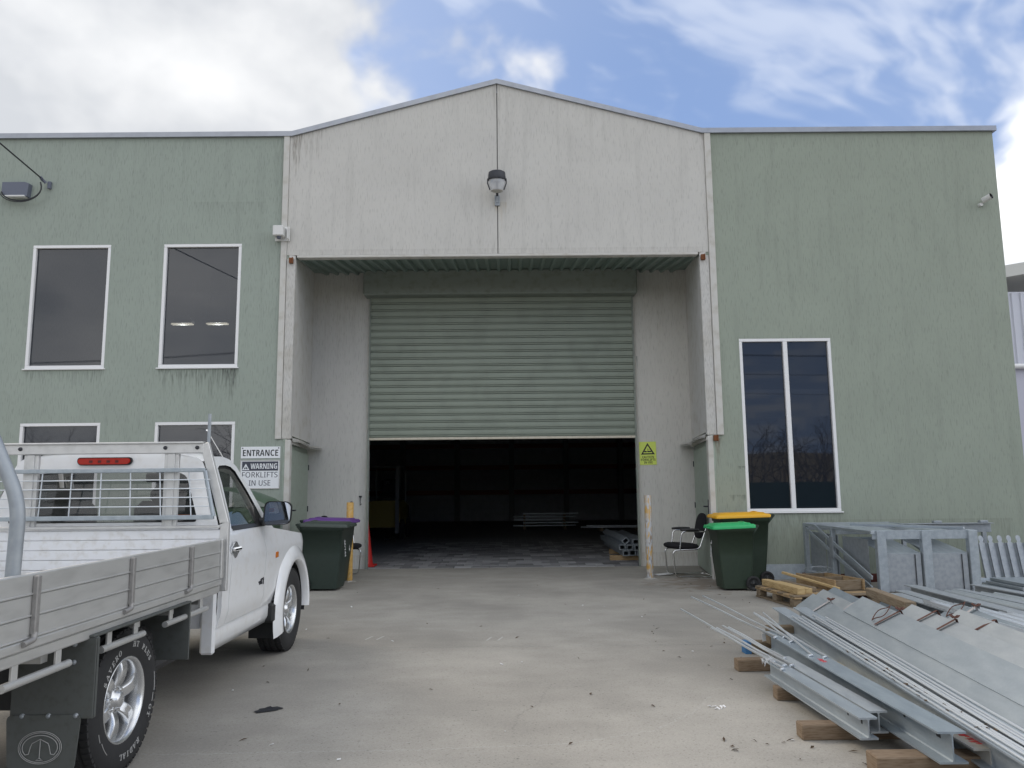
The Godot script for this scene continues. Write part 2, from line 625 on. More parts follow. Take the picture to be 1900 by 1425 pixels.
	mat("cab_trim", lin(0.05, 0.05, 0.052), 0.85)
	m = mat("tyre", lin(0.026, 0.026, 0.027), 0.8, 0.0, T.blotch, 0.3)
	mat("tyre_letter", lin(0.4, 0.4, 0.39), 0.8)
	m = mat("red_lens", lin(0.5, 0.03, 0.02), 0.15)
	mat("red_lens_dark", lin(0.12, 0.01, 0.01), 0.3)
	mat("amber_lens", lin(0.55, 0.16, 0.02), 0.2)
	mat("orange_label", lin(0.6, 0.16, 0.04), 0.6)
	mat("bin_green", lin(0.022, 0.038, 0.03), 0.5, 0.0, T.blotch, 0.7)
	mat("bin_olive", lin(0.03, 0.05, 0.032), 0.5, 0.0, T.blotch, 0.7)
	mat("lid_yellow", lin(0.8, 0.42, 0.02), 0.45)
	mat("lid_green", lin(0.03, 0.42, 0.14), 0.45)
	mat("lid_purple", lin(0.13, 0.055, 0.24), 0.5)
	mat("lid_dark", lin(0.05, 0.066, 0.056), 0.5)
	mat("lid_forest", lin(0.055, 0.105, 0.06), 0.45)
	mat("stencil_white", lin(0.6, 0.6, 0.6), 0.7)
	m = mat("chair_cloth", lin(0.011, 0.011, 0.014), 0.95, 0.0, T.grain, 0.1)
	mat("cone_red", lin(0.55, 0.03, 0.025), 0.5)
	mat("post_worn", Color.WHITE, 0.55, 0.1, T.worn, 0.9).uv1_scale = Vector3(2.2, 0.55, 2.2)
	mat("post_yellow", Color.WHITE, 0.6, 0.0, T.paintpost, 0.5)
	mat("sign_white", lin(0.8, 0.82, 0.84), 0.35)
	mat("sign_black", lin(0.015, 0.016, 0.02), 0.5)
	mat("sign_slate", lin(0.045, 0.05, 0.075), 0.5)
	mat("sign_yellow", lin(0.66, 0.78, 0.14), 0.4)
	mat("dark_metal", lin(0.04, 0.042, 0.05), 0.5, 0.3)
	mat("grey_box", lin(0.13, 0.145, 0.19), 0.6)
	mat("cable", lin(0.03, 0.032, 0.036), 0.7)
	mat("camera_white", lin(0.68, 0.68, 0.66), 0.5)
	mat("pallet_wood", lin(0.42, 0.31, 0.18), 0.85, 0.0, T.wood, 0.6)
	mat("pallet_grey", lin(0.24, 0.195, 0.14), 0.9, 0.0, T.wood, 0.6)
	mat("fresh_timber", lin(0.58, 0.44, 0.23), 0.8, 0.0, T.wood, 0.5)
	mat("dunnage", lin(0.25, 0.19, 0.135), 0.9, 0.0, T.wood, 0.4)
	mat("blue_paint", lin(0.05, 0.17, 0.36), 0.7)
	mat("red_oxide", lin(0.11, 0.028, 0.02), 0.75, 0.0, T.blotch, 0.5)
	mat("strap_brown", lin(0.12, 0.05, 0.035), 0.8, 0.0, T.grain, 0.2)
	mat("strap_pale", lin(0.5, 0.47, 0.47), 0.8, 0.0, T.dirt, 0.3)
	mat("chalk_red", lin(0.6, 0.06, 0.07), 0.8)
	mat("cream_dust", lin(0.5, 0.44, 0.32), 0.95)
	mat("paper", lin(0.78, 0.78, 0.78), 0.8)
	mat("tar", lin(0.014, 0.015, 0.02), 0.7)
	mat("leaf_litter", lin(0.07, 0.045, 0.025), 0.95)
	mat("forklift_dim_yellow", lin(0.34, 0.26, 0.05), 0.5)  # yellow darkened in the colour itself for the dim depth of the shed
	mat("neighbour_wall", lin(0.58, 0.59, 0.64), 0.5, 0.2)
	mat("neighbour_lower", lin(0.5, 0.5, 0.58), 0.6)
	mat("neighbour_trim", lin(0.56, 0.56, 0.52), 0.5)
	mat("twig", lin(0.13, 0.095, 0.065), 0.95)
	mat("shade_cloth", lin(0.015, 0.07, 0.045), 0.9)
	mat("hill_grass", lin(0.26, 0.2, 0.11), 0.95, 0.0, T.blotch, 9.0, true)
	mat("far_ground", lin(0.2, 0.19, 0.17), 0.95, 0.0, T.blotch, 8.0, true)
	mat("pole_wood", lin(0.16, 0.12, 0.09), 0.9, 0.0, T.wood, 0.8)
	m = mat("fluorescent", lin(0.9, 0.9, 0.85), 0.5)
	m.emission_enabled = true
	m.emission = Color(1.0, 0.97, 0.88)
	m.emission_energy_multiplier = 0.9
	m = mat("yard_concrete", Color.WHITE, 0.88)
	m.albedo_texture = yard_texture()
	m.detail_enabled = true
	m.detail_blend_mode = BaseMaterial3D.BLEND_MODE_MUL
	m.detail_albedo = T.grain
	m.detail_uv_layer = BaseMaterial3D.DETAIL_UV_2
	m.uv2_triplanar = true
	m.uv2_world_triplanar = true
	m.uv2_scale = Vector3.ONE / 0.9
	for k in 5:
		var t: float = [0.17, 0.21, 0.26, 0.33, 0.42][k]
		mat("paver_%d" % k, lin(t, t * 1.0, t * 1.02), 0.85, 0.0, T.grain, 0.35, true)


# ------------------------------------------------------------------ sky
var n_cover: FastNoiseLite
var n_cum: FastNoiseLite
var n_cir: FastNoiseLite
var n_warp: FastNoiseLite
var SUN := Vector3(-0.62, 0.62, -0.48).normalized()


func sky_color(d: Vector3) -> Vector3:
	var el := asin(clampf(d.y, -1, 1))
	var h := clampf(el / 1.2, 0, 1)
	var blue := Vector3(0.18, 0.275, 0.48).lerp(Vector3(0.11, 0.178, 0.345), smoothstep(0.0, 0.75, h))
	var cs := d.dot(SUN)
	blue += Vector3(0.3, 0.31, 0.33) * pow(maxf(cs, 0.0), 8.0)
	# high thin wisps drawn out along one direction
	var q := 1.0 / (d.y + 0.16)
	var px := d.x * q
	var pz := d.z * q
	var wx := n_warp.get_noise_2d(px * 60, pz * 60)
	var wy := n_warp.get_noise_2d(px * 60 + 300, pz * 60)
	var ax := px * 0.86 - pz * 0.5
	var az := px * 0.5 + pz * 0.86
	var ci := n_cir.get_noise_2d(ax * 42 + wx * 16, az * 170 + wy * 30) * 0.5 + 0.5
	var fib := n_cir.get_noise_2d(ax * 120 + wy * 40, az * 420 + wx * 40)
	ci += fib * 0.22
	var patch := n_cover.get_noise_2d(px * 34 + 500, pz * 34) * 0.5 + 0.5
	var wisp := smoothstep(0.38, 0.8, ci) * smoothstep(0.12, 0.48, patch) * 0.64 + smoothstep(0.1, 0.7, patch) * 0.2
	var c := blue.lerp(Vector3(0.43, 0.475, 0.57), clampf(wisp, 0, 0.9))
	# heaped cloud: thick towards the sun and over most of the sky, broken by a blue field ahead on the right
	var cov := n_cover.get_noise_3d(d.x * 62, d.y * 95, d.z * 62)
	var az_deg := rad_to_deg(atan2(d.x, -d.z))
	var gap := exp(-pow((az_deg - 17.0) / 21.0, 2.0))
	var low := exp(-pow((az_deg - 36.0) / 7.0, 2.0)) * smoothstep(0.62, 0.2, el)
	var body := n_cum.get_noise_3d(d.x * 100 + wx * 6, d.y * 150, d.z * 100 + wy * 6)
	var behind := exp(-pow((az_deg - 157.0) / 17.0, 2.0)) * smoothstep(0.6, 0.35, el)
	var dens := cov * 0.55 + body * 0.62 + 0.34 - gap * 0.95 + low * 0.5 - behind * 0.8 + 0.3 * exp(-pow((az_deg + 32.0) / 16.0, 2.0))
	var a := smoothstep(0.02, 0.26, dens)
	var shade := clampf(0.5 + body * 1.1 + n_cum.get_noise_3d(d.x * 100, d.y * 150 + 14, d.z * 100) * -0.9, 0, 1)
	var lit := smoothstep(0.7, -0.5, cs)
	var cl := Vector3(0.345, 0.36, 0.385).lerp(Vector3(0.565, 0.568, 0.572), shade) * (1.0 + 1.25 * lit)
	cl += Vector3(0.1, 0.098, 0.093) * pow(maxf(cs, 0.0), 5.0)
	return c.lerp(cl, a * 0.97)


func make_sky() -> PanoramaSkyMaterial:
	n_cover = noise(0.012, 101, FastNoiseLite.TYPE_SIMPLEX_SMOOTH, 3)
	n_cum = noise(0.03, 131, FastNoiseLite.TYPE_SIMPLEX_SMOOTH, 7)
	n_cir = noise(0.03, 155, FastNoiseLite.TYPE_SIMPLEX_SMOOTH, 5)
	n_warp = noise(0.02, 171, FastNoiseLite.TYPE_SIMPLEX_SMOOTH, 4)
	var w := 3072
	var h := 1536
	var data := PackedFloat32Array()
	data.resize(w * h * 3)
	var half := h / 2
	for by in range(0, half, 4):
		var el := (0.5 - (by + 2.0) / h) * PI
		for bx in range(0, w, 4):
			var az := wrapf((bx + 2.0) / w * TAU, -PI, PI)
			var fine := absf(az) < 0.75 and el < 0.75 and el > 0.1
			if fine:
				for y in range(by, by + 4):
					var e2 := (0.5 - (y + 0.5) / h) * PI
					for x in range(bx, bx + 4):
						var a2 := wrapf((x + 0.5) / w * TAU, -PI, PI)
						var c := sky_color(Vector3(sin(a2) * cos(e2), sin(e2), -cos(a2) * cos(e2)))
						var i := (y * w + x) * 3
						data[i] = c.x
						data[i + 1] = c.y
						data[i + 2] = c.z
			else:
				var c := sky_color(Vector3(sin(az) * cos(el), sin(el), -cos(az) * cos(el)))
				for y in range(by, by + 4):
					for x in range(bx, bx + 4):
						var i := (y * w + x) * 3
						data[i] = c.x
						data[i + 1] = c.y
						data[i + 2] = c.z
	for i in range(half * w * 3, w * h * 3, 3):
		data[i] = 0.3
		data[i + 1] = 0.3
		data[i + 2] = 0.28
	var im := Image.create_from_data(w, h, false, Image.FORMAT_RGBF, data.to_byte_array())
	var sm := PanoramaSkyMaterial.new()
	sm.panorama = ImageTexture.create_from_image(im)
	return sm


# ------------------------------------------------------------------ ground
func build_ground() -> void:
	var g := S()
	g.quad(Vector3(-300, -0.12, -300), Vector3(300, -0.12, -300), Vector3(300, -0.12, 300), Vector3(-300, -0.12, 300))
	structure("ground", g, M.far_ground)
	var uvf := func(p: Vector3) -> Vector2: return Vector2((p.x - GX0) / GW, (p.z - GZ0) / GD)
	var yard := Node3D.new()
	yard.name = "concrete_yard"
	add_child(yard)
	yard.set_meta("kind", "structure")
	for b in [[-14.42, -7.356], [-7.35, -1.206], [-1.2, 7.0]]:
		var s := S()
		s.uvf = uvf
		s.cbox(Vector3(0, -0.1, (b[0] + b[1]) * 0.5), Vector3(27, 0.2, b[1] - b[0]), 0.006)
		part(yard, "slab", s, M.yard_concrete)
	var bed := S()
	bed.box(Vector3(0, -0.06, -4), Vector3(26.9, 0.06, 20.5))
	part(yard, "joint_bed", bed, M.tar)


# ------------------------------------------------------------------ warehouse
func wall_grid(x0: float, x1: float, y0: float, y1: float, holes: Array, zf: float, th: float, uvf) -> Shape:
	var xs := [x0, x1]
	var ys := [y0, y1]
	for h in holes:
		xs.append_array([h[0], h[1]])
		ys.append_array([h[2], h[3]])
	xs.sort()
	ys.sort()
	var s := S()
	s.uvf = uvf
	for i in xs.size() - 1:
		for j in ys.size() - 1:
			var cx: float = (xs[i] + xs[i + 1]) * 0.5
			var cy: float = (ys[j] + ys[j + 1]) * 0.5
			if xs[i + 1] - xs[i] < 1e-4 or ys[j + 1] - ys[j] < 1e-4:
				continue
			var open := false
			for h in holes:
				if cx > h[0] and cx < h[1] and cy > h[2] and cy < h[3]:
					open = true
			if open:
				continue
			for z in [zf, zf - th]:
				s.quad(Vector3(xs[i], ys[j], z), Vector3(xs[i], ys[j + 1], z), Vector3(xs[i + 1], ys[j + 1], z), Vector3(xs[i + 1], ys[j], z))
	var rects := holes.duplicate()
	rects.append([x0, x1, y0, y1])
	for h in rects:
		var a := [Vector3(h[0], h[2], zf), Vector3(h[1], h[2], zf), Vector3(h[1], h[3], zf), Vector3(h[0], h[3], zf)]
		var b := []
		for p in a:
			b.append(p - Vector3(0, 0, th))
		s.ring(a, b)
	return s


func window(parent: Node, x0: float, x1: float, y0: float, y1: float, mullions: Array) -> void:
	var w := Node3D.new()
	w.name = "window"
	parent.add_child(w, true)
	var z := WALL_Z - 0.035
	var t := 0.05
	var f := S()
	f.cbox(Vector3((x0 + x1) / 2, y0 + t / 2, z), Vector3(x1 - x0, t, 0.07), 0.004)
	f.cbox(Vector3((x0 + x1) / 2, y1 - t / 2, z), Vector3(x1 - x0, t, 0.07), 0.004)
	f.cbox(Vector3(x0 + t / 2, (y0 + y1) / 2, z), Vector3(t, y1 - y0 - 2 * t - 0.002, 0.07), 0.004)
	f.cbox(Vector3(x1 - t / 2, (y0 + y1) / 2, z), Vector3(t, y1 - y0 - 2 * t - 0.002, 0.07), 0.004)
	part(w, "frame", f, M.white_frame)
	var edges := [x0 + t]
	for mx in mullions:
		var ms := S()
		ms.cbox(Vector3(mx, (y0 + y1) / 2, z), Vector3(0.07, y1 - y0 - 2 * t - 0.002, 0.066), 0.004)
		part(w, "mullion", ms, M.white_frame)
		edges.append_array([mx - 0.035, mx + 0.035])
	edges.append(x1 - t)
	for i in range(0, edges.size(), 2):
		var p := S()
		var a := Vector3(edges[i], y0 + t, z - 0.012)
		var b := Vector3(edges[i + 1], y1 - t, z - 0.012)
		p.quad(a, Vector3(a.x, b.y, a.z), b, Vector3(b.x, a.y, a.z))
		part(w, "pane", p, M.window_glass)
	var lip := S()
	lip.cbox(Vector3((x0 + x1) / 2, y0 - 0.012, WALL_Z + 0.004), Vector3(x1 - x0 + 0.05, 0.02, 0.05), 0.004)
	part(w, "sill", lip, M.white_frame)


func side_frame(left: bool) -> Transform3D:
	# frame of the splayed recess side: x runs into the recess, y up, z out of the wall
	var a := Vector3(-3.49, 0, WALL_Z) if left else Vector3(3.16, 0, WALL_Z)
	var b := Vector3(-3.73, 0, BACK_Z) if left else Vector3(3.42, 0, BACK_Z)
	var x := (b - a).normalized()
	var z := Vector3.UP.cross(x) * (-1.0 if left else 1.0)
	if (z.x > 0) != left:
		z = -z
	return Transform3D(Basis(x, Vector3.UP, z), a)


func build_warehouse() -> void:
	var b := thing("warehouse", "pale green and off-white rendered warehouse with gabled entry bay and half-open roller door", "warehouse", Vector3(APEX_X, 0, BACK_Z))
	b.position = Vector3.ZERO
	var dark := Color(0.05, 0.055, 0.05)
	var brown := Color(0.16, 0.12, 0.09)
	# left and right rendered walls
	var lx0 := -8.55
	var lx1 := -3.56
	var holes_l := [[-7.81, -6.53, 3.42, 5.48], [-5.66, -4.38, 3.42, 5.48], [-7.81, -6.53, 0.75, 2.54], [-5.66, -4.38, 0.75, 2.54]]
	var tl := wall_texture(lx1 - lx0, 7.36, 150, Color(0.322, 0.365, 0.318), 201, [  # flare haze put into this green, paler and bluer than the right wall
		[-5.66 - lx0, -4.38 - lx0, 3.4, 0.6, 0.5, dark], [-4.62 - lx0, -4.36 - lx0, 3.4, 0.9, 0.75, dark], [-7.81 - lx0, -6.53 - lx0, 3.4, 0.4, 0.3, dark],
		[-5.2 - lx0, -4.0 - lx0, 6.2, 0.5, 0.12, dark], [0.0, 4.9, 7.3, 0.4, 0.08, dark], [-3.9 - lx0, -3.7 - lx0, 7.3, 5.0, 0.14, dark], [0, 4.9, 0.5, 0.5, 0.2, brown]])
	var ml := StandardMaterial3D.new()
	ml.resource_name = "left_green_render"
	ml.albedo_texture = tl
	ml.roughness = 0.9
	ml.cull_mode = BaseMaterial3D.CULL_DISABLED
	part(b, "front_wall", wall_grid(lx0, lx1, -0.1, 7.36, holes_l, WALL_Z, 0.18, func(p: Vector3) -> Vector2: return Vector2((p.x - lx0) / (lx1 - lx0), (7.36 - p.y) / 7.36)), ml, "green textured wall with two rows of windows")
	var rx0 := 3.22
	var rx1 := 8.19
	var tr := wall_texture(rx1 - rx0, 7.36, 150, Color(0.308, 0.345, 0.287), 301, [
		[3.74 - rx0, 5.23 - rx0, 1.0, 0.3, 0.3, dark], [0.2, 4.9, 7.3, 0.5, 0.08, dark], [0.15, 4.7, 0.9, 0.9, 0.25, Color(0.12, 0.12, 0.09)], [0.05, 0.17, 2.2, 0.7, 0.8, brown], [0.4, 0.75, 1.75, 0.1, 0.5, dark], [0.25, 0.6, 1.3, 0.16, 0.4, dark]])
	var mr := ml.duplicate()
	mr.resource_name = "right_green_render"
	mr.albedo_texture = tr
	part(b, "front_wall", wall_grid(rx0, rx1, -0.1, 7.36, [[3.74, 5.23, 1.03, 3.81]], WALL_Z, 0.18, func(p: Vector3) -> Vector2: return Vector2((p.x - rx0) / (rx1 - rx0), (7.36 - p.y) / 7.36)), mr, "green textured wall with one tall window")
	# gable panels
	var tg := wall_texture(7.1, 3.1, 150, Color(0.575, 0.563, 0.527), 401, [
		[0.02, 0.2, 2.25, 1.7, 0.95, Color(0.2, 0.18, 0.15)], [0.0, 0.55, 2.3, 0.9, 0.5, Color(0.25, 0.23, 0.2)], [6.86, 7.0, 2.2, 0.9, 0.9, Color(0.25, 0.22, 0.19)],
		[0.0, 7.1, 3.1, 1.1, 0.15, Color(0.3, 0.29, 0.26)], [3.4, 3.62, 0.95, 0.6, 0.5, Color(0.4, 0.33, 0.22)], [3.4, 3.55, 3.0, 1.5, 0.35, Color(0.3, 0.28, 0.24)],
		[0.1, 6.9, 0.16, 0.2, 0.3, Color(0.35, 0.33, 0.3)]])
	var mg := ml.duplicate()
	mg.resource_name = "gable_render"
	mg.albedo_texture = tg
	for side in [-1, 1]:
		var s := S()
		s.uvf = func(p: Vector3) -> Vector2: return Vector2((p.x + 3.63) / 7.1, (8.3 - p.y) / 3.1)
		var poly: PackedVector2Array
		if side < 0:
			poly = PackedVector2Array([Vector2(-3.63, 5.27), Vector2(APEX_X - 0.007, 5.27), Vector2(APEX_X - 0.007, 8.24), Vector2(-3.63, 7.33)])
		else:
			poly = PackedVector2Array([Vector2(APEX_X + 0.007, 5.27), Vector2(3.31, 5.27), Vector2(3.31, 7.33), Vector2(APEX_X + 0.007, 8.24)])
		s.prism(poly, WALL_Z - 0.16, WALL_Z + 0.012)
		part(b, "gable_panel", s, mg)
	var jb := S()
	jb.box(Vector3(APEX_X, 6.7, WALL_Z - 0.06), Vector3(0.03, 2.8, 0.06))
	part(b, "panel_joint", jb, M.dark_metal)
	var lipb := S()
	lipb.cbox(Vector3(-0.165, 5.245, WALL_Z - 0.05), Vector3(6.6, 0.045, 0.14), 0.008)
	part(b, "lintel_trim", lipb, M.white_trim)
	# corner trims and pier faces
	for q in [[-3.73, -3.635, 1], [3.315, 3.42, -1]]:
		var s := S()
		s.cbox(Vector3((q[0] + q[1]) / 2, 4.79, WALL_Z + 0.012), Vector3(q[1] - q[0], 5.08, 0.05), 0.006)
		part(b, "corner_trim", s, M.white_trim)
	for q in [[-3.63, -3.485], [3.155, 3.31]]:
		var s := S()
		s.cbox(Vector3((q[0] + q[1]) / 2, 3.73, WALL_Z - 0.03), Vector3(q[1] - q[0], 2.96, 0.1), 0.008)
		part(b, "pier_face", s, M.white_render)
		var pl := S()
		pl.cbox(Vector3((q[0] + q[1]) / 2 + (0.03 if q[0] < 0 else -0.03), 1.11, WALL_Z - 0.035), Vector3(0.085, 2.26, 0.12), 0.006)
		part(b, "door_post", pl, M.white_trim)
	for q in [[-3.55, 5.17], [3.2, 5.17], [3.28, 2.2]]:
		var s := S()
		s.cbox(Vector3(q[0], q[1], WALL_Z + 0.045), Vector3(0.06, 0.09, 0.05), 0.004)
		s.cbox(Vector3(q[0] + 0.03, q[1], WALL_Z + 0.06), Vector3(0.012, 0.1, 0.06), 0.003)
		part(b, "bracket", s, M.rust, "rusty little angle bracket")
	# roof capping
	var cap_z0 := WALL_Z - 0.25
	var cap_z1 := WALL_Z + 0.05
	for q in [[Vector3(lx0 - 0.1, 7.36, 0), Vector3(-3.6, 7.36, 0)], [Vector3(-3.6, 7.36, 0), Vector3(APEX_X, 8.27, 0)], [Vector3(APEX_X, 8.27, 0), Vector3(3.28, 7.36, 0)], [Vector3(3.28, 7.36, 0), Vector3(rx1 + 0.05, 7.36, 0)]]:
		var s := S()
		var p: Vector3 = q[0]
		var r: Vector3 = q[1]
		s.prism(PackedVector2Array([Vector2(p.x, p.y - 0.035), Vector2(r.x, r.y - 0.035), Vector2(r.x, r.y + 0.05), Vector2(p.x, p.y + 0.05)]), cap_z0, cap_z1)
		part(b, "roof_capping", s, M.flashing)
	# roof, side and rear walls
	var rf := S()
	rf.prism(PackedVector2Array([Vector2(lx0, 7.2), Vector2(-3.6, 7.2), Vector2(APEX_X, 8.1), Vector2(3.28, 7.2), Vector2(rx1, 7.2), Vector2(rx1, 7.3), Vector2(3.28, 7.3), Vector2(APEX_X, 8.2), Vector2(-3.6, 7.3), Vector2(lx0, 7.3)]), -34.7, WALL_Z - 0.19)
	part(b, "roof", rf, M.shed_roof)
	for x in [lx0 + 0.09, rx1 - 0.09]:
		var s := S()
		s.box(Vector3(x, 3.55, (-34.7 + WALL_Z) / 2 - 0.1), Vector3(0.18, 7.3, 22.0))
		part(b, "side_wall", s, M.green_render)
	var bw := S()
	bw.box(Vector3(-0.18, 4.0, -34.75), Vector3(16.9, 8.3, 0.1))
	part(b, "rear_wall", bw, M.shed_wall)
	# front fill between roof and gable inside, recess back wall, recess sides
	var mw := ml.duplicate()
	mw.resource_name = "recess_render"
	mw.albedo_texture = wall_texture(7.6, 5.85, 130, Color(0.62, 0.61, 0.575), 501, [[0.1, 1.4, 5.7, 2.4, 0.2, Color(0.36, 0.31, 0.24)], [6.2, 7.5, 5.7, 2.2, 0.2, Color(0.36, 0.31, 0.24)], [0.1, 1.3, 0.35, 0.4, 0.3, Color(0.3, 0.24, 0.18)], [6.3, 7.4, 0.35, 0.4, 0.3, Color(0.3, 0.22, 0.15)], [6.35, 6.42, 4.0, 1.9, 0.7, Color(0.22, 0.25, 0.24)]])
	var rb := wall_grid(-3.95, 3.65, -0.1, 5.75, [[-2.65, 2.385, -0.09, 5.3]], BACK_Z, 0.2, func(p: Vector3) -> Vector2: return Vector2((p.x + 3.95) / 7.6, (5.75 - p.y) / 5.85))
	part(b, "recess_wall", rb, mw)
	for x in [-2.65, 2.385]:
		var s := S()
		s.cbox(Vector3(x, 2.5, BACK_Z + 0.004), Vector3(0.05, 5.1, 0.06), 0.008)
		part(b, "jamb_angle", s, M.white_trim)
	for left in [true, false]:
		var f := side_frame(left)
		var s := S().at(f)
		s.box(Vector3(1.08, 3.98, -0.05), Vector3(2.16, 3.34, 0.1))
		part(b, "recess_side", s, M.smooth_white)
		var s2 := S().at(f)
		s2.box(Vector3(1.08, 1.13, -0.08), Vector3(2.16, 2.36, 0.06))
		part(b, "recess_side", s2, M.door_green)
		var d := S().at(f)
		d.cbox(Vector3(1.07, 1.06, -0.025), Vector3(1.9, 2.06, 0.04), 0.004)
		var dp := part(b, "service_door", d, M.door_green, "pale green steel door in the recess side")
		var hd := S().at(f)
		hd.cbox(Vector3(0.2, 1.1, 0.0), Vector3(0.045, 0.26, 0.02), 0.005)
		hd.tube(bend([Vector3(0.2, 1.12, 0.0), Vector3(0.2, 1.12, 0.06), Vector3(0.33, 1.12, 0.06)], 0.02), 0.011, 8)
		part(dp, "handle", hd, M.dark_metal)
		for hy in [0.35, 1.1, 1.85]:
			var hg := S().at(f)
			hg.tube([Vector3(2.035, hy - 0.05, 0.0), Vector3(2.035, hy + 0.05, 0.0)], 0.012, 6)
			part(dp, "hinge", hg, M.dark_metal)
		# small sagging sheet canopy over the door
		var cn := S().at(f)
		var rows := []
		for i in 9:
			var t := i / 8.0
			var sag := 0.02 * sin(t * 7.0) - 0.03 * t
			var pj := 0.03 + 0.2 * t
			rows.append([Vector3(t * 2.1, 2.27 + sag, -0.02), Vector3(t * 2.1, 2.262 + sag, pj * 0.5), Vector3(t * 2.1, 2.25 + sag - 0.02 * t, pj), Vector3(t * 2.1, 2.225 + sag, pj + 0.008)])
		cn.loft(rows)
		var rows2 := []
		for r in rows:
			var rr := []
			for p in r:
				rr.append(p - Vector3(0, 0.02, 0))
			rows2.append(rr)
		cn.loft(rows2)
		cn.box(Vector3(1.05, 2.2, 0.0), Vector3(2.1, 0.05, 0.03))
		part(b, "door_canopy", cn, M.white_trim)
	# ribbed soffit
	var sf := Node3D.new()
	sf.name = "soffit"
	b.add_child(sf)
	var fa := Vector3(0, 5.29, WALL_Z - 0.12)
	var fb := Vector3(0, 5.585, BACK_Z + 0.0)
	var sh := S()
	sh.quad(Vector3(-3.6, fa.y, fa.z), Vector3(3.3, fa.y, fa.z), Vector3(3.6, fb.y, fb.z), Vector3(-3.9, fb.y, fb.z))
	part(sf, "soffit_sheet", sh, M.soffit_green)
	var rib := S()
	var sl := fb - fa
	rib.at(Transform3D(Basis(Vector3.RIGHT, sl.cross(Vector3.RIGHT).normalized() * -1.0, sl.normalized()), fa))
	rib.prism(PackedVector2Array([Vector2(-0.045, 0.005), Vector2(-0.022, -0.05), Vector2(0.022, -0.05), Vector2(0.045, 0.005)]), 0.0, sl.length() - 0.002)
	var ribm := rib.mesh()
	for i in 35:
		var o := part(sf, "rib", ribm, M.soffit_green)
		o.position.x = -3.5 + i * 0.195 + 0.02
	# roller door
	var hood := S()
	hood.cbox(Vector3(-0.145, 5.3, BACK_Z + 0.17), Vector3(5.15, 0.48, 0.34), 0.02)
	part(b, "shutter_hood", hood, M.shutter_hood)
	var rd := Node3D.new()
	rd.name = "roller_door"
	b.add_child(rd)
	var step := 0.1335
	var sp := S()
	sp.at(Transform3D(Basis(Vector3(0, 0, 1), Vector3(0, 1, 0), Vector3(1, 0, 0)), Vector3(0, 0, 0)))
	# section: x is outwards, y up
	sp.prism(PackedVector2Array([Vector2(-0.02, 0.0), Vector2(-0.008, 0.0005), Vector2(-0.008, 0.013), Vector2(0.02, 0.015), Vector2(0.022, 0.031), Vector2(-0.008, 0.033), Vector2(-0.008, 0.046), Vector2(0.02, 0.048), Vector2(0.024, 0.085), Vector2(0.024, 0.1315), Vector2(-0.008, 0.133), Vector2(-0.02, 0.1335)]), -2.64, 2.375)
	var spm := sp.mesh()
	for i in 21:
		var o := part(rd, "slat", spm, M.shutter)
		o.position = Vector3(0, 2.395 + i * step, BACK_Z + 0.03)
	var br := S()
	br.cbox(Vector3(-0.133, 2.37, BACK_Z + 0.035), Vector3(5.0, 0.045, 0.06), 0.006)
	part(rd, "bottom_rail", br, M.cream)
	for x in [-2.63, 2.365]:
		var s := S()
		s.cbox(Vector3(x, 2.55, BACK_Z + 0.05), Vector3(0.03, 5.1, 0.06), 0.004)
		part(rd, "guide", s, M.shutter_hood)
	# windows
	for h in holes_l:
		window(b, h[0], h[1], h[2], h[3], [])
	window(b, 3.74, 5.23, 1.03, 3.81, [4.487])
	# offices behind the windows: floors and partition walls keep them closed
	for q in [[lx0 + 0.19, -3.85, -18.5], [3.65, rx1 - 0.19, -16.5]]:
		var s := S()
		var cx: float = (q[0] + q[1]) / 2
		var wx: float = q[1] - q[0]
		var zc: float = (WALL_Z - 0.2 + q[2]) / 2
		var dz: float = WALL_Z - 0.2 - q[2]
		for y in [0.05, 2.95, 6.3]:
			s.box(Vector3(cx, y, zc), Vector3(wx, 0.1, dz))
		part(b, "office_floor", s, M.office_wall)
		var s2 := S()
		s2.box(Vector3(cx, 3.2, q[2]), Vector3(wx, 6.3, 0.1))
		part(b, "office_wall", s2, M.office_wall)
		var xi: float = q[1] if q[0] < 0 else q[0]
		var s3 := S()
		s3.box(Vector3(xi, 3.2, zc - 1.0), Vector3(0.1, 6.3, dz - 2.0))
		part(b, "office_wall", s3, M.office_wall)
		var s4 := S()
		s4.box(Vector3(-3.83 if q[0] < 0 else 3.63, 3.2, (WALL_Z - 0.19 + BACK_Z) / 2), Vector3(0.1, 6.3, WALL_Z - 0.19 - BACK_Z))
		part(b, "office_wall", s4, M.office_wall)
	# ceiling tubes in the upper office
	for q in [[-7.45, -17.3], [-6.65, -17.3]]:
		var l := thing("fluorescent_light", "lit white tube lamp hanging inside behind the upper window nearest the entry", "hanging lamp", Vector3(q[0], 5.27, q[1]), 0.0, "tube lamps behind the upper window")
		var hs := S()
		hs.cbox(Vector3(0, 0, 0), Vector3(0.5, 0.06, 0.16), 0.01)
		hs.tube([Vector3(-0.2, 0.03, 0), Vector3(-0.2, 0.98, 0)], 0.006, 5)
		hs.tube([Vector3(0.2, 0.03, 0), Vector3(0.2, 0.98, 0)], 0.006, 5)
		part(l, "housing", hs, M.white_frame)
		for zz in [-0.045, 0.045]:
			var tb := S()
			tb.tube([Vector3(-0.24, -0.05, zz), Vector3(0.24, -0.05, zz)], 0.014, 8)
			part(l, "lamp_tube", tb, M.fluorescent)
		var om := OmniLight3D.new()
		om.name = "lamp_glow"
		l.add_child(om)
		om.position = Vector3(0, -0.12, 0)
		om.light_energy = 0.04
		om.omni_range = 8.0
		om.shadow_enabled = true
		om.light_color = Color(0.95, 0.98, 1.0)
	build_fixtures()


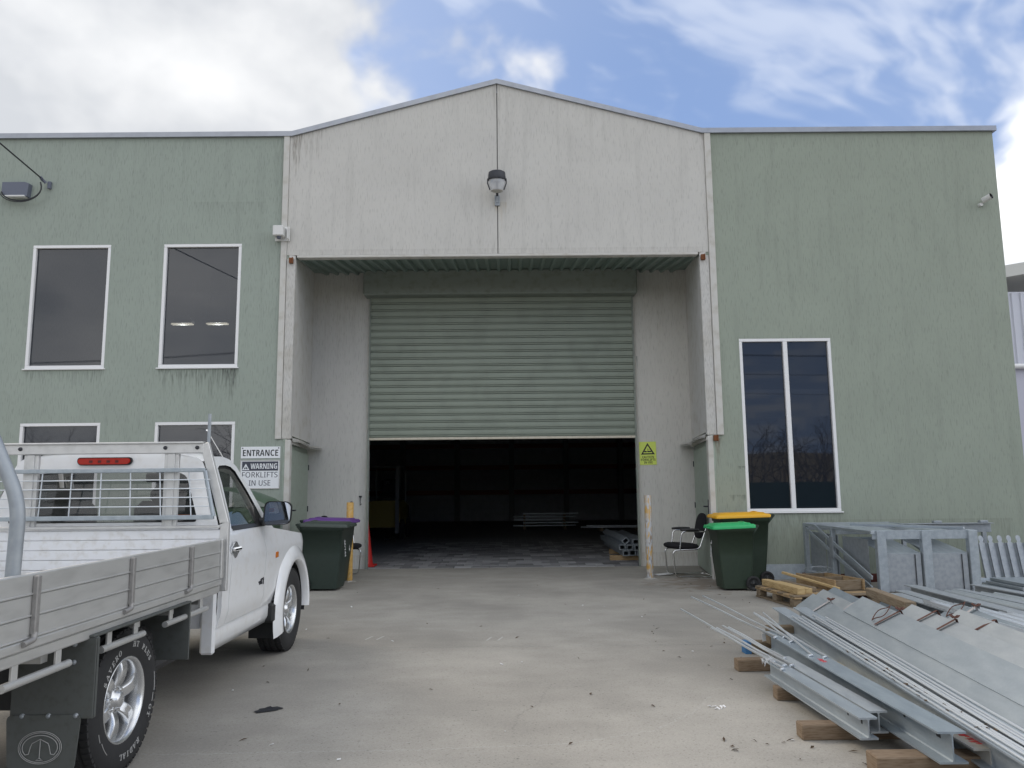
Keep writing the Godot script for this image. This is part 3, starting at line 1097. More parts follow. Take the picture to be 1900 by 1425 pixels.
func build_fixtures() -> void:
	# gable floodlight
	var fl := thing("flood_lamp", "dark capped round wall lamp with ribbed clear bowl below the gable peak", "wall lamp", Vector3(-0.165, 6.05, WALL_Z + 0.012))
	var s := S()
	s.cbox(Vector3(0, 0.12, 0.02), Vector3(0.085, 0.18, 0.035), 0.006)
	s.cbox(Vector3(0, 0.13, 0.045), Vector3(0.03, 0.11, 0.02), 0.004)
	part(fl, "wall_bracket", s, M.galv_dull)
	var s2 := S()
	s2.tube([Vector3(0, 0.2, 0.03), Vector3(0, 0.28, 0.1), Vector3(0, 0.38, 0.22)], 0.02, 8)
	part(fl, "arm", s2, M.dark_metal)
	var s3 := S().at(T3(Vector3(0, 0.29, 0.28), 0, 0.12))
	s3.lathe([Vector2(0.001, 0.22), Vector2(0.1, 0.22), Vector2(0.135, 0.2), Vector2(0.15, 0.08), Vector2(0.145, 0.07), Vector2(0.13, 0.075), Vector2(0.001, 0.09)], 28)
	part(fl, "cap", s3, M.dark_metal)
	var s4 := S().at(T3(Vector3(0, 0.29, 0.28), 0, 0.12))
	s4.lathe([Vector2(0.132, 0.075), Vector2(0.135, 0.03), Vector2(0.115, -0.05), Vector2(0.105, -0.08), Vector2(0.098, -0.1)], 28)
	part(fl, "bowl", s4, M.clear_plastic)
	var s5 := S().at(T3(Vector3(0, 0.29, 0.28), 0, 0.12))
	s5.lathe([Vector2(0.1, -0.095), Vector2(0.097, -0.11), Vector2(0.05, -0.118), Vector2(0.001, -0.12)], 28)
	part(fl, "base_disc", s5, M.galv_dusty)
	for sx in [-1, 1]:
		var s6 := S()
		s6.tube([Vector3(0.15 * sx, 0.39, 0.29), Vector3(0.152 * sx, 0.31, 0.29), Vector3(0.115 * sx, 0.2, 0.29)], 0.011, 6)
		part(fl, "guard_bar", s6, M.dark_metal)
	# sensor box on the left corner trim
	var sb := thing("sensor_box", "small white security sensor box on the corner trim left of the entry", "sensor", Vector3(-3.7, 5.5, WALL_Z + 0.04))
	s = S()
	s.cbox(Vector3(0, 0.12, 0.01), Vector3(0.24, 0.24, 0.02), 0.003)
	s.cbox(Vector3(0.105, 0.12, 0.05), Vector3(0.02, 0.2, 0.08), 0.003)
	part(sb, "bracket", s, M.camera_white)
	s = S()
	s.cbox(Vector3(-0.03, 0.13, 0.1), Vector3(0.17, 0.17, 0.17), 0.012)
	part(sb, "housing", s, M.camera_white)
	s = S().at(T3(Vector3(-0.03, 0.03, 0.11)))
	s.lathe([Vector2(0.001, -0.03), Vector2(0.03, -0.02), Vector2(0.04, 0.02), Vector2(0.04, 0.04)], 16)
	part(sb, "lens", s, M.grey_box)
	# tube camera at the right hand end
	var cc := thing("tube_camera", "pale cylindrical security camera high on the right green wall", "security camera", Vector3(7.86, 6.03, WALL_Z))
	s = S()
	s.tube([Vector3(0, 0, 0), Vector3(0, 0, 0.06)], 0.03, 12)
	part(cc, "mount", s, M.camera_white)
	s = S().at(Transform3D(Basis.from_euler(Vector3(PI / 2 - 0.25, 0.5, 0)), Vector3(0.03, 0.06, 0.08)))
	s.lathe([Vector2(0.001, -0.02), Vector2(0.045, -0.02), Vector2(0.05, 0.0), Vector2(0.05, 0.13)], 20)
	part(cc, "housing", s, M.camera_white)
	s = S().at(Transform3D(Basis.from_euler(Vector3(PI / 2 - 0.25, 0.5, 0)), Vector3(0.03, 0.06, 0.08)))
	s.lathe([Vector2(0.0495, 0.128), Vector2(0.043, 0.09), Vector2(0.001, 0.09)], 20)
	part(cc, "lens", s, M.sign_black)
	# junction box with the aerial supply cable
	var jb := thing("junction_box", "grey slope-fronted junction box under the supply cable on the green wall", "junction box", Vector3(-8.12, 6.29, WALL_Z))
	s = S()
	s.prism(PackedVector2Array([Vector2(-0.22, 0.03), Vector2(0.2, 0.0), Vector2(0.22, 0.22), Vector2(0.15, 0.245), Vector2(-0.22, 0.245)]), 0.0, 0.1)
	part(jb, "box", s, M.grey_box)
	s = S()
	s.cbox(Vector3(0, 0.0, 0.07), Vector3(0.34, 0.03, 0.1), 0.006)
	part(jb, "gland_plate", s, M.camera_white)
	s = S()
	var pts := []
	for i in 15:
		var t := i / 14.0
		var a := lerpf(-PI * 0.92, PI * 0.1, t)
		pts.append(Vector3(0.12 + cos(a) * 0.34, 0.12 + sin(a) * 0.21 if a < 0 else 0.12 + sin(a) * 0.3, 0.12 + 0.03 * t))
	var cable := thing("supply_cable", "dark overhead supply cable looping down to the grey junction box", "cable", Vector3(-7.66, 6.5, WALL_Z + 0.05))
	var off := Vector3(-8.12, 6.29, WALL_Z) - cable.position
	var loop := []
	for p in pts:
		loop.append(p + off)
	s = S()
	s.tube(loop, 0.011, 6)
	part(cable, "loop", s, M.cable)
	s = S()
	var l2 := []
	for p in loop:
		l2.append(p * Vector3(1.05, 1.09, 1) + Vector3(0.012, 0.0, 0.015))
	s.tube(l2, 0.008, 6)
	part(cable, "loop", s, M.cable)
	s = S()
	s.tube([Vector3(0.03, 0.02, 0.03), Vector3(-0.01, 0.06, 0.07), Vector3(-0.0, 0.075, 0.13)], 0.026, 8)
	s.cbox(Vector3(0.06, 0.0, -0.02), Vector3(0.05, 0.12, 0.05), 0.004)
	part(cable, "clamp", s, M.grey_box)
	s = S()
	var span := []
	for i in 25:
		var t := i / 24.0
		span.append(Vector3(2.4 * t, 0.07 + 2.2 * t - 1.4 * t * (1.0 - t), 0.13 + 26.0 * t))
	s.tube(span, 0.012, 6)
	part(cable, "span", s, M.cable)
	# signs by the left door
	var e := thing("entrance_sign", "white board sign reading ENTRANCE above the warning sign", "sign", Vector3(-3.955, 2.04, WALL_Z + 0.006))
	s = S()
	s.cbox(Vector3.ZERO, Vector3(0.625, 0.185, 0.008), 0.003)
	part(e, "board", s, M.sign_white)
	words(e, "lettering", "ENTRANCE", 0.1, 0.56, Vector3(0, -0.005, 0.0045), M.sign_black, true)
	for q in [[-0.285, 0.07], [0.285, 0.07]]:
		s = S().at(T3(Vector3(q[0], q[1], 0.003), 0, PI / 2))
		s.lathe([Vector2(0.011, 0), Vector2(0.009, 0.006), Vector2(0.001, 0.007)], 10)
		part(e, "screw", s, M.dark_metal)
	var w := thing("warning_sign", "white and slate framed sign reading WARNING FORKLIFTS IN USE", "sign", Vector3(-3.955, 1.695, WALL_Z + 0.006))
	s = S()
	s.cbox(Vector3.ZERO, Vector3(0.61, 0.435, 0.008), 0.003)
	part(w, "board", s, M.sign_white)
	s = S()
	for q in [[0, 0.222, 0.635, 0.014], [0, -0.222, 0.635, 0.014], [-0.311, 0, 0.014, 0.43], [0.311, 0, 0.014, 0.43]]:
		s.cbox(Vector3(q[0], q[1], 0.003), Vector3(q[2], q[3], 0.018), 0.003)
	part(w, "frame", s, M.tray_aluminium)
	s = S()
	s.box(Vector3(0, 0.13, 0.0045), Vector3(0.57, 0.145, 0.003))
	part(w, "header", s, M.sign_slate)
	s = S()
	warn_triangle(s, Vector3(-0.225, 0.12, 0.0068), 0.115, 0.1, 0.014)
	s.box(Vector3(-0.225, 0.122, 0.0068), Vector3(0.011, 0.042, 0.002))
	s.box(Vector3(-0.225, 0.087, 0.0068), Vector3(0.012, 0.012, 0.002))
	part(w, "warning_triangle", s, M.sign_white)
	words(w, "lettering", "WARNING", 0.085, 0.42, Vector3(0.06, 0.13, 0.0062), M.sign_white, true)
	words(w, "lettering", "FORKLIFTS", 0.085, 0.56, Vector3(0, -0.005, 0.0045), M.sign_slate)
	words(w, "lettering", "IN USE", 0.085, 0.34, Vector3(0.0, -0.135, 0.0045), M.sign_slate)
	# yellow caution sign
	var y := thing("caution_sign", "small lime yellow sign reading CAUTION FORKLIFTS IN USE beside the roller door", "sign", Vector3(2.585, 2.06, BACK_Z + 0.006), 0.0)
	y.rotation.z = 0.02
	s = S()
	s.cbox(Vector3.ZERO, Vector3(0.315, 0.43, 0.008), 0.002)
	part(y, "board", s, M.sign_yellow)
	s = S()
	warn_triangle(s, Vector3(0, 0.085, 0.0055), 0.26, 0.215, 0.024)
	part(y, "warning_triangle", s, M.sign_black)
	s = S()
	for q in [[-0.045, 0.032, 0.04, 0.026], [0.035, 0.032, 0.065, 0.026], [0.0, 0.055, 0.007, 0.07], [0.06, 0.05, 0.006, 0.05], [0.035, 0.075, 0.05, 0.005], [-0.02, 0.03, 0.03, 0.01]]:
		s.box(Vector3(q[0], q[1], 0.0055), Vector3(q[2], q[3], 0.002))
	part(y, "forklift_symbol", s, M.sign_black)
	words(y, "lettering", "CAUTION", 0.042, 0.22, Vector3(0, -0.07, 0.0045), M.sign_black, true)
	words(y, "lettering", "FORKLIFTS", 0.042, 0.27, Vector3(0, -0.12, 0.0045), M.sign_black, true)
	words(y, "lettering", "IN USE", 0.042, 0.16, Vector3(0, -0.17, 0.0045), M.sign_black, true)
	# hook by the left jamb
	s = S()
	s.cbox(Vector3(0, 0.14, 0.012), Vector3(0.05, 0.03, 0.02), 0.003)
	s.tube(bend([Vector3(0, 0.14, 0.025), Vector3(0, 0.0, 0.025), Vector3(0.0, -0.02, 0.05), Vector3(0.035, 0.01, 0.06)], 0.02), 0.006, 6)
	solid("wall_hook", s, M.dark_metal, "small dark iron hook on the white wall left of the roller door", "hook", Vector3(-2.77, 1.17, BACK_Z))


func warn_triangle(s: Shape, c: Vector3, w: float, h: float, t: float) -> void:
	var a := [c + Vector3(-w / 2, -h / 2, 0), c + Vector3(w / 2, -h / 2, 0), c + Vector3(0, h / 2, 0)]
	var m := c + Vector3(0, -h * 0.17, 0)
	var b := []
	for p in a:
		b.append(p.lerp(m, t * 2.0 / (h * 0.66)))
	s.ring(a, b)


# ------------------------------------------------------------------ neighbour shed and the bank across the street
func build_surroundings() -> void:
	var n := thing("neighbour_shed", "pale corrugated metal shed standing behind the right end of the warehouse", "shed", Vector3(20, 0, -25))
	var s := S()
	s.box(Vector3(0, 2.6, -4), Vector3(12, 5.2, 7.9))
	part(n, "lower_wall", s, M.neighbour_lower)
	s = S()
	s.box(Vector3(0, 6.5, -4.1), Vector3(12, 2.6, 7.8))
	part(n, "upper_wall", s, M.neighbour_wall)
	var rs := S()
	rs.prism(PackedVector2Array([Vector2(-0.06, 0), Vector2(-0.03, 0.05), Vector2(0.03, 0.05), Vector2(0.06, 0)]), 0.0, 2.5)
	var rm := rs.mesh()
	for i in 40:
		var o := part(n, "rib", rm, M.neighbour_wall)
		o.transform = Transform3D(Basis(Vector3(1, 0, 0), Vector3(0, 0, 1), Vector3(0, -1, 0)), Vector3(-5.8 + i * 0.3, 7.75, -0.2))
	s = S()
	s.prism(PackedVector2Array([Vector2(-6.2, 7.75), Vector2(6.2, 9.8), Vector2(6.2, 10.2), Vector2(-6.2, 8.15)]), -8.0, 0.25)
	part(n, "fascia", s, M.neighbour_trim)
	s = S()
	s.tube([Vector3(-6, 5.23, 0.08), Vector3(6, 5.23, 0.08)], 0.09, 10)
	part(n, "gutter", s, M.white_frame)
	# bank, fence, scrub and power line across the street, behind the photographer
	s = S()
	s.smooth(5)
	var hn := noise(0.05, 501, FastNoiseLite.TYPE_SIMPLEX_SMOOTH, 3)
	var rows := []
	for i in 18:
		var z := 19.0 + i * 4.0
		var row := []
		for k in 41:
			var x := -90.0 + k * 5.0
			var t := smoothstep(0, 7, i)
			row.append(Vector3(x, -0.1 + t * (4.2 + 1.4 * hn.get_noise_2d(x, z)), z))
		rows.append(row)
	s.loft(rows)
	structure("hill", s, M.hill_grass)
	var rng := RandomNumberGenerator.new()
	rng.seed = 4242
	var fence := thing("shade_cloth_fence", "low dark green shade cloth fence across the street from the warehouse", "fence", Vector3(0, 0, 17.5))
	for i in 12:
		var x := -33.0 + i * 6.0
		s = S()
		s.box(Vector3(x + 3.0, 0.75, 0), Vector3(5.98, 1.7, 0.02))
		part(fence, "cloth_panel", s, M.shade_cloth)
		s = S()
		s.tube([Vector3(x, -0.1, 0.06), Vector3(x, 2.4 + rng.randf_range(-0.2, 0.4), 0.06 + rng.randf_range(-0.1, 0.1))], 0.06, 7)
		part(fence, "post", s, M.pole_wood)
	for i in 11:
		var x := -32.0 + i * 6.2 + rng.randf_range(-1, 1)
		var sh := thing("bare_shrub", "tangled leafless shrub on the bank across the street from the warehouse", "shrub", Vector3(x, 0, 20.0 + rng.randf_range(-0.6, 1.6)), 0.0, "leafless shrubs on the bank")
		var st := S()
		for k in 9:
			var a := Vector3(rng.randf_range(-1.6, 1.6), 0.0, rng.randf_range(-0.8, 0.8))
			twig(st, rng, a, Vector3(rng.randf_range(-0.7, 0.7), 1.3, rng.randf_range(-0.5, 0.5)).normalized(), rng.randf_range(1.4, 2.4), 0.05, 4)
		part(sh, "branches", st, M.twig)
	var pole := thing("power_pole", "timber power pole with crossarm across the street", "power pole", Vector3(-5.2, 0, 14.2))
	s = S()
	s.tube([Vector3(0, -0.2, 0), Vector3(0, 9.6, 0)], 0.14, 10)
	part(pole, "post", s, M.pole_wood)
	s = S()
	s.cbox(Vector3(0, 9.1, 0.16), Vector3(2.2, 0.12, 0.1), 0.01)
	part(pole, "crossarm", s, M.pole_wood)
	for k in 4:
		s = S()
		var y: float = [9.2, 9.2, 8.2, 7.2][k]
		var z: float = [0.16, 0.4, 0.2, 0.2][k]
		var pts := []
		for i in 31:
			var t := i / 30.0
			pts.append(Vector3(-45 + 90 * t, y - 1.2 * sin(fposmod(t * 2.0 + 0.1, 1.0) * PI), 14.2 + z))
		s.tube(pts, 0.014, 5)
		solid("power_line", s, M.cable, "black overhead power line along the street" , "power line", Vector3.ZERO, 0.0, "power lines along the street")


func twig(st: Shape, rng: RandomNumberGenerator, p: Vector3, d: Vector3, ln: float, r: float, depth: int) -> void:
	var q := p + d * ln * 0.5 + Vector3(rng.randf_range(-1, 1), rng.randf_range(-0.5, 1), rng.randf_range(-1, 1)) * ln * 0.12
	var e := q + (d + Vector3(rng.randf_range(-1, 1), rng.randf_range(-0.6, 0.6), rng.randf_range(-1, 1)) * 0.4).normalized() * ln * 0.5
	st.tube([p, q, e], r, 4, false)
	if depth == 0:
		return
	for k in 3:
		var o: Vector3 = [q, e, e][k]
		var nd := (d + Vector3(rng.randf_range(-1, 1), rng.randf_range(-0.7, 0.8), rng.randf_range(-1, 1)) * 1.0).normalized()
		twig(st, rng, o, nd, ln * rng.randf_range(0.55, 0.75), r * 0.6, depth - 1)


# ------------------------------------------------------------------ inside the warehouse
func build_interior() -> void:
	var fl := Node3D.new()
	fl.name = "warehouse_floor"
	add_child(fl)
	fl.set_meta("kind", "structure")
	var s := S()
	s.box(Vector3(-0.18, -0.06, -25.5), Vector3(16.2, 0.1, 18.4))
	part(fl, "slab", s, M.shed_floor)
	s = S()
	s.box(Vector3(-0.18, -0.06, -15.36), Vector3(16.2, 0.09, 1.9))
	part(fl, "slab", s, M.shed_floor)
	s = S()
	s.box(Vector3(-0.135, -0.04, BACK_Z + 0.02), Vector3(5.03, 0.06, 0.11))
	part(fl, "threshold", s, M.shed_floor)
	var rng := RandomNumberGenerator.new()
	rng.seed = 99
	s = S()
	s.cbox(Vector3.ZERO, Vector3(0.324, 0.05, 0.324), 0.005)
	var pm := s.mesh()
	for r in 20:
		for c in 15:
			var pick := rng.randi_range(0, 3) if (r + c) % 2 == 0 else rng.randi_range(1, 4)
			if (c + r / 2) % 3 == 0:
				pick = mini(4, pick + 1)
			var o := part(fl, "paver", pm, M["paver_%d" % pick])
			o.position = Vector3(-2.53 + c * 0.33 + (0.16 if r % 2 else 0.0) , -0.022 + rng.randf_range(-0.003, 0.003), -14.62 - r * 0.33)
	var more := S()
	for r in 26:
		for c in 31:
			if r < 20 and c >= 8 and c < 23:
				continue
			more.cbox(Vector3(-5.17 + c * 0.33 + (0.16 if r % 2 else 0.0), -0.022, -14.62 - r * 0.33), Vector3(0.324, 0.05, 0.324), 0.005)
	var mo := part(fl, "paver_field", more, M.paver_2)
	mo.set_meta("kind", "stuff")
	# steel frame of the rear wall
	var b := get_node("warehouse")
	for i in 9:
		var cs := S()
		cs.cbox(Vector3(-9.6 + i * 2.42, 3.6, -34.5), Vector3(0.22, 7.2, 0.3), 0.01)
		if absf(-9.6 + i * 2.42) < 8.2:
			part(b, "column", cs, M.shed_column)
	for y in [1.25, 2.35, 3.3, 4.6]:
		var gs := S()
		gs.cbox(Vector3(-0.18, y, -34.62), Vector3(16.4, 0.2, 0.12), 0.01)
		part(b, "girt", gs, M.shed_girt)
	build_forklift()
	# low piles of long stock deep inside
	for i in 5:
		var sp := S()
		sp.cbox(Vector3(0, 0.02, 0), Vector3(2.2 - 0.25 * (i % 3), 0.04, 0.12 + 0.05 * (i % 3)), 0.006)
		solid("steel_bundle", sp, M.galv, "long pale steel length in the low pile deep inside the dark warehouse", "steel bundle", Vector3(1.2 + 0.25 * sin(i * 2.1), 0.1 + 0.102 * i, -27.5 + 0.06 * sin(i * 3.3)), rng.randf_range(-0.05, 0.03), "steel lengths deep in the warehouse")
		for x in [-0.7, 0.7]:
			var sk := S()
			sk.cbox(Vector3(0, 0.03, 0), Vector3(0.07, 0.06, 0.5), 0.006)
			if i < 4:
				solid("timber_spacer", sk, M.pallet_grey, "timber spacer between the steel lengths deep inside the warehouse", "timber", Vector3(1.2 + x, 0.141 + 0.102 * i, -27.5), 0.0, "spacers in the deep pile")
	for i in 2:
		var sp := S()
		sp.cbox(Vector3(0, 0.02, 0), Vector3(2.5 - 0.4 * i, 0.04, 0.2), 0.006)
		solid("steel_bundle", sp, M.galv, "long pale steel length in the flat pile behind the box sections", "steel bundle", Vector3(3.6, 0.1 + 0.042 * i, -26.0), rng.randf_range(-0.2, -0.1), "steel lengths behind the box sections")
	for q in [[0.5, -27.5], [1.9, -27.5], [3.0, -26.0], [4.2, -26.0]]:
		var sp := S()
		sp.cbox(Vector3(0, 0.05, 0), Vector3(0.1, 0.1, 0.7), 0.008)
		solid("floor_bearer", sp, M.pallet_grey, "timber bearer on the warehouse floor under the deep piles of steel", "timber", Vector3(q[0], 0, q[1]), 0.0, "bearers under the deep piles")
	# stacked box section by the right jamb
	for i in 2:
		var d := S()
		d.cbox(Vector3(0, 0.05, 0), Vector3(0.55 if i else 0.9, 0.1, 0.1), 0.006)
		solid("timber_bearer", d, M.pallet_wood, "pale timber bearer under the stacked box section inside the right jamb", "timber", Vector3(2.42, 0.003, -15.6 - i * 1.5), 0.0, "bearers inside the right jamb")
	var k := 0
	for q in [[2.26, 0.155, 0], [2.4, 0.155, 0], [2.54, 0.155, 0], [2.2, 0.265, 0], [2.34, 0.265, 0], [2.48, 0.265, 0], [2.27, 0.385, 0.7], [2.45, 0.375, 0], [2.6, 0.37, 0.3]]:
		var t := S().at(T3(Vector3.ZERO, 0, 0, q[2]))
		var o := [Vector3(-0.06, -0.05, 0), Vector3(0.06, -0.05, 0), Vector3(0.06, 0.05, 0), Vector3(-0.06, 0.05, 0)]
		var inn := [Vector3(-0.05, -0.04, 0), Vector3(0.05, -0.04, 0), Vector3(0.05, 0.04, 0), Vector3(-0.05, 0.04, 0)]
		var o2 := []
		var i2 := []
		for n in 4:
			o2.append(o[n] - Vector3(0, 0, 3.2))
			i2.append(inn[n] - Vector3(0, 0, 3.2))
		t.ring(o, inn)
		t.ring(o, o2)
		t.ring(inn, i2)
		t.ring(o2, i2)
		solid("box_section", t, M.galv, "galvanised steel box section stacked on bearers inside the right jamb", "steel tube", Vector3(q[0], q[1], -15.35 - 0.1 * sin(k * 2.3)), 0.0, "box sections inside the right jamb")
		k += 1
	# safety cone just inside the left jamb
	var cone := thing("safety_cone", "tall red safety cone standing just inside the left door jamb", "cone", Vector3(-2.72, 0.003, -14.84))
	s = S()
	s.cbox(Vector3(0, 0.02, 0), Vector3(0.36, 0.04, 0.36), 0.012)
	part(cone, "base", s, M.cone_red)
	s = S()
	s.lathe([Vector2(0.15, 0.035), Vector2(0.125, 0.06), Vector2(0.03, 0.88), Vector2(0.022, 0.9), Vector2(0.001, 0.9)], 24)
	part(cone, "body", s, M.cone_red)


func build_forklift() -> void:
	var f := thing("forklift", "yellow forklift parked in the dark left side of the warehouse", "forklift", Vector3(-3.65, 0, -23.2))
	var s := S()
	s.prism(round_poly([Vector2(-0.5, 0.35), Vector2(0.5, 0.35), Vector2(0.5, 0.95), Vector2(0.42, 1.1), Vector2(-0.42, 1.1), Vector2(-0.5, 0.95)], 0.08), -0.9, 0.9)
	part(f, "body", s, M.forklift_dim_yellow)
	s = S()
	s.cbox(Vector3(0, 0.65, -1.0), Vector3(1.0, 0.7, 0.35), 0.08)
	part(f, "counterweight", s, M.dark_metal)
	for x in [-0.45, 0.45]:
		s = S()
		s.bar(Vector3(x, 0.2, 1.05), Vector3(x, 2.1, 1.05), 0.1, 0.1)
		part(f, "mast", s, M.shed_column)
		s = S()
		s.tube(bend([Vector3(x, 1.0, -0.75), Vector3(x, 2.05, -0.6), Vector3(x, 2.08, 0.6), Vector3(x, 1.0, 0.85)], 0.1), 0.03, 8)
		part(f, "guard_post", s, M.shed_column)
		for z in [-0.65, 0.7]:
			s = S().at(Transform3D(Basis(Vector3(0, 1, 0), Vector3(1, 0, 0), Vector3(0, 0, -1)), Vector3(x + (0.08 if x > 0 else -0.08) - 0.08, 0.29, z)))
			s.lathe([Vector2(0.001, 0), Vector2(0.2, 0), Vector2(0.29, 0.03), Vector2(0.29, 0.13), Vector2(0.2, 0.16), Vector2(0.001, 0.16)], 20)
			part(f, "wheel", s, M.tyre)
		s = S()
		s.bar(Vector3(x * 0.7, 0.1, 1.15), Vector3(x * 0.7, 0.1, 2.1), 0.1, 0.04)
		part(f, "fork", s, M.dark_metal)
	s = S()
	s.box(Vector3(0, 2.09, 0), Vector3(0.9, 0.04, 1.2))
	part(f, "guard_roof", s, M.shed_column)
	s = S()
	s.cbox(Vector3(0, 1.25, -0.3), Vector3(0.5, 0.15, 0.5), 0.05)
	s.cbox(Vector3(0, 1.5, -0.5), Vector3(0.48, 0.5, 0.12), 0.05)
	part(f, "seat", s, M.cab_trim)
	s = S()
	s.cbox(Vector3(0.2, 1.62, 1.12), Vector3(0.12, 0.08, 0.06), 0.02)
	part(f, "work_lamp", s, M.chrome)


# ------------------------------------------------------------------ tray-back utility truck
const TRUCK := Vector3(-2.88, 0, -5.77)


func side_x(y: float) -> float:
	# half width of the body at height y
	if y < 0.5:
		return lerpf(0.8, 0.835, clampf((y - 0.36) / 0.14, 0, 1))
	if y < 0.62:
		return lerpf(0.835, 0.868, (y - 0.5) / 0.12)
	if y < 0.66:
		return lerpf(0.868, 0.862, (y - 0.62) / 0.04)
	if y < 0.95:
		return lerpf(0.862, 0.878, (y - 0.66) / 0.29)
	return lerpf(0.878, 0.835, clampf((y - 0.95) / 0.2, 0, 1))


func belt(z: float) -> float:
	if z > -0.95:
		return 1.15
	if z > -1.85:
		return lerpf(1.13, 1.03, (-0.95 - z) / 0.9)
	return lerpf(1.03, 0.78, clampf((-1.85 - z) / 0.3, 0, 1))


func body_side(s: Shape, z0: float, z1: float, sx: float, ybot: float) -> void:
	var n := maxi(2, int(absf(z1 - z0) / 0.035))
	var cols := []
	for i in n + 1:
		var z := lerpf(z0, z1, float(i) / n)
		var yb := ybot
		var dz := z + 1.53
		if absf(dz) < 0.43:
			yb = maxf(ybot, 0.38 + sqrt(0.43 * 0.43 - dz * dz))
		var yt := belt(z)
		var col := []
		for k in 15:
			var y := lerpf(yb, maxf(yt, yb + 0.01), k / 14.0)
			var x := side_x(y)
			if z < -1.75:
				x -= 0.5 * pow((-1.75 - z) / 0.4, 2.0) * 0.3
			col.append(Vector3(x * sx, y, z))
		cols.append(col)
	s.smooth(1)
	s.loft(cols)
	# turned-in edges
	var inn := []
	for col in cols:
		inn.append([col[0], col[0] - Vector3(0.03 * sx, 0, 0)])
	s.smooth(4)
	s.loft(inn)
	s.smooth(5)
	for e in [0, n]:
		var strip := []
		for p in cols[e]:
			strip.append([p, p - Vector3(0.03 * sx, 0, 0)])
		s.loft(strip)


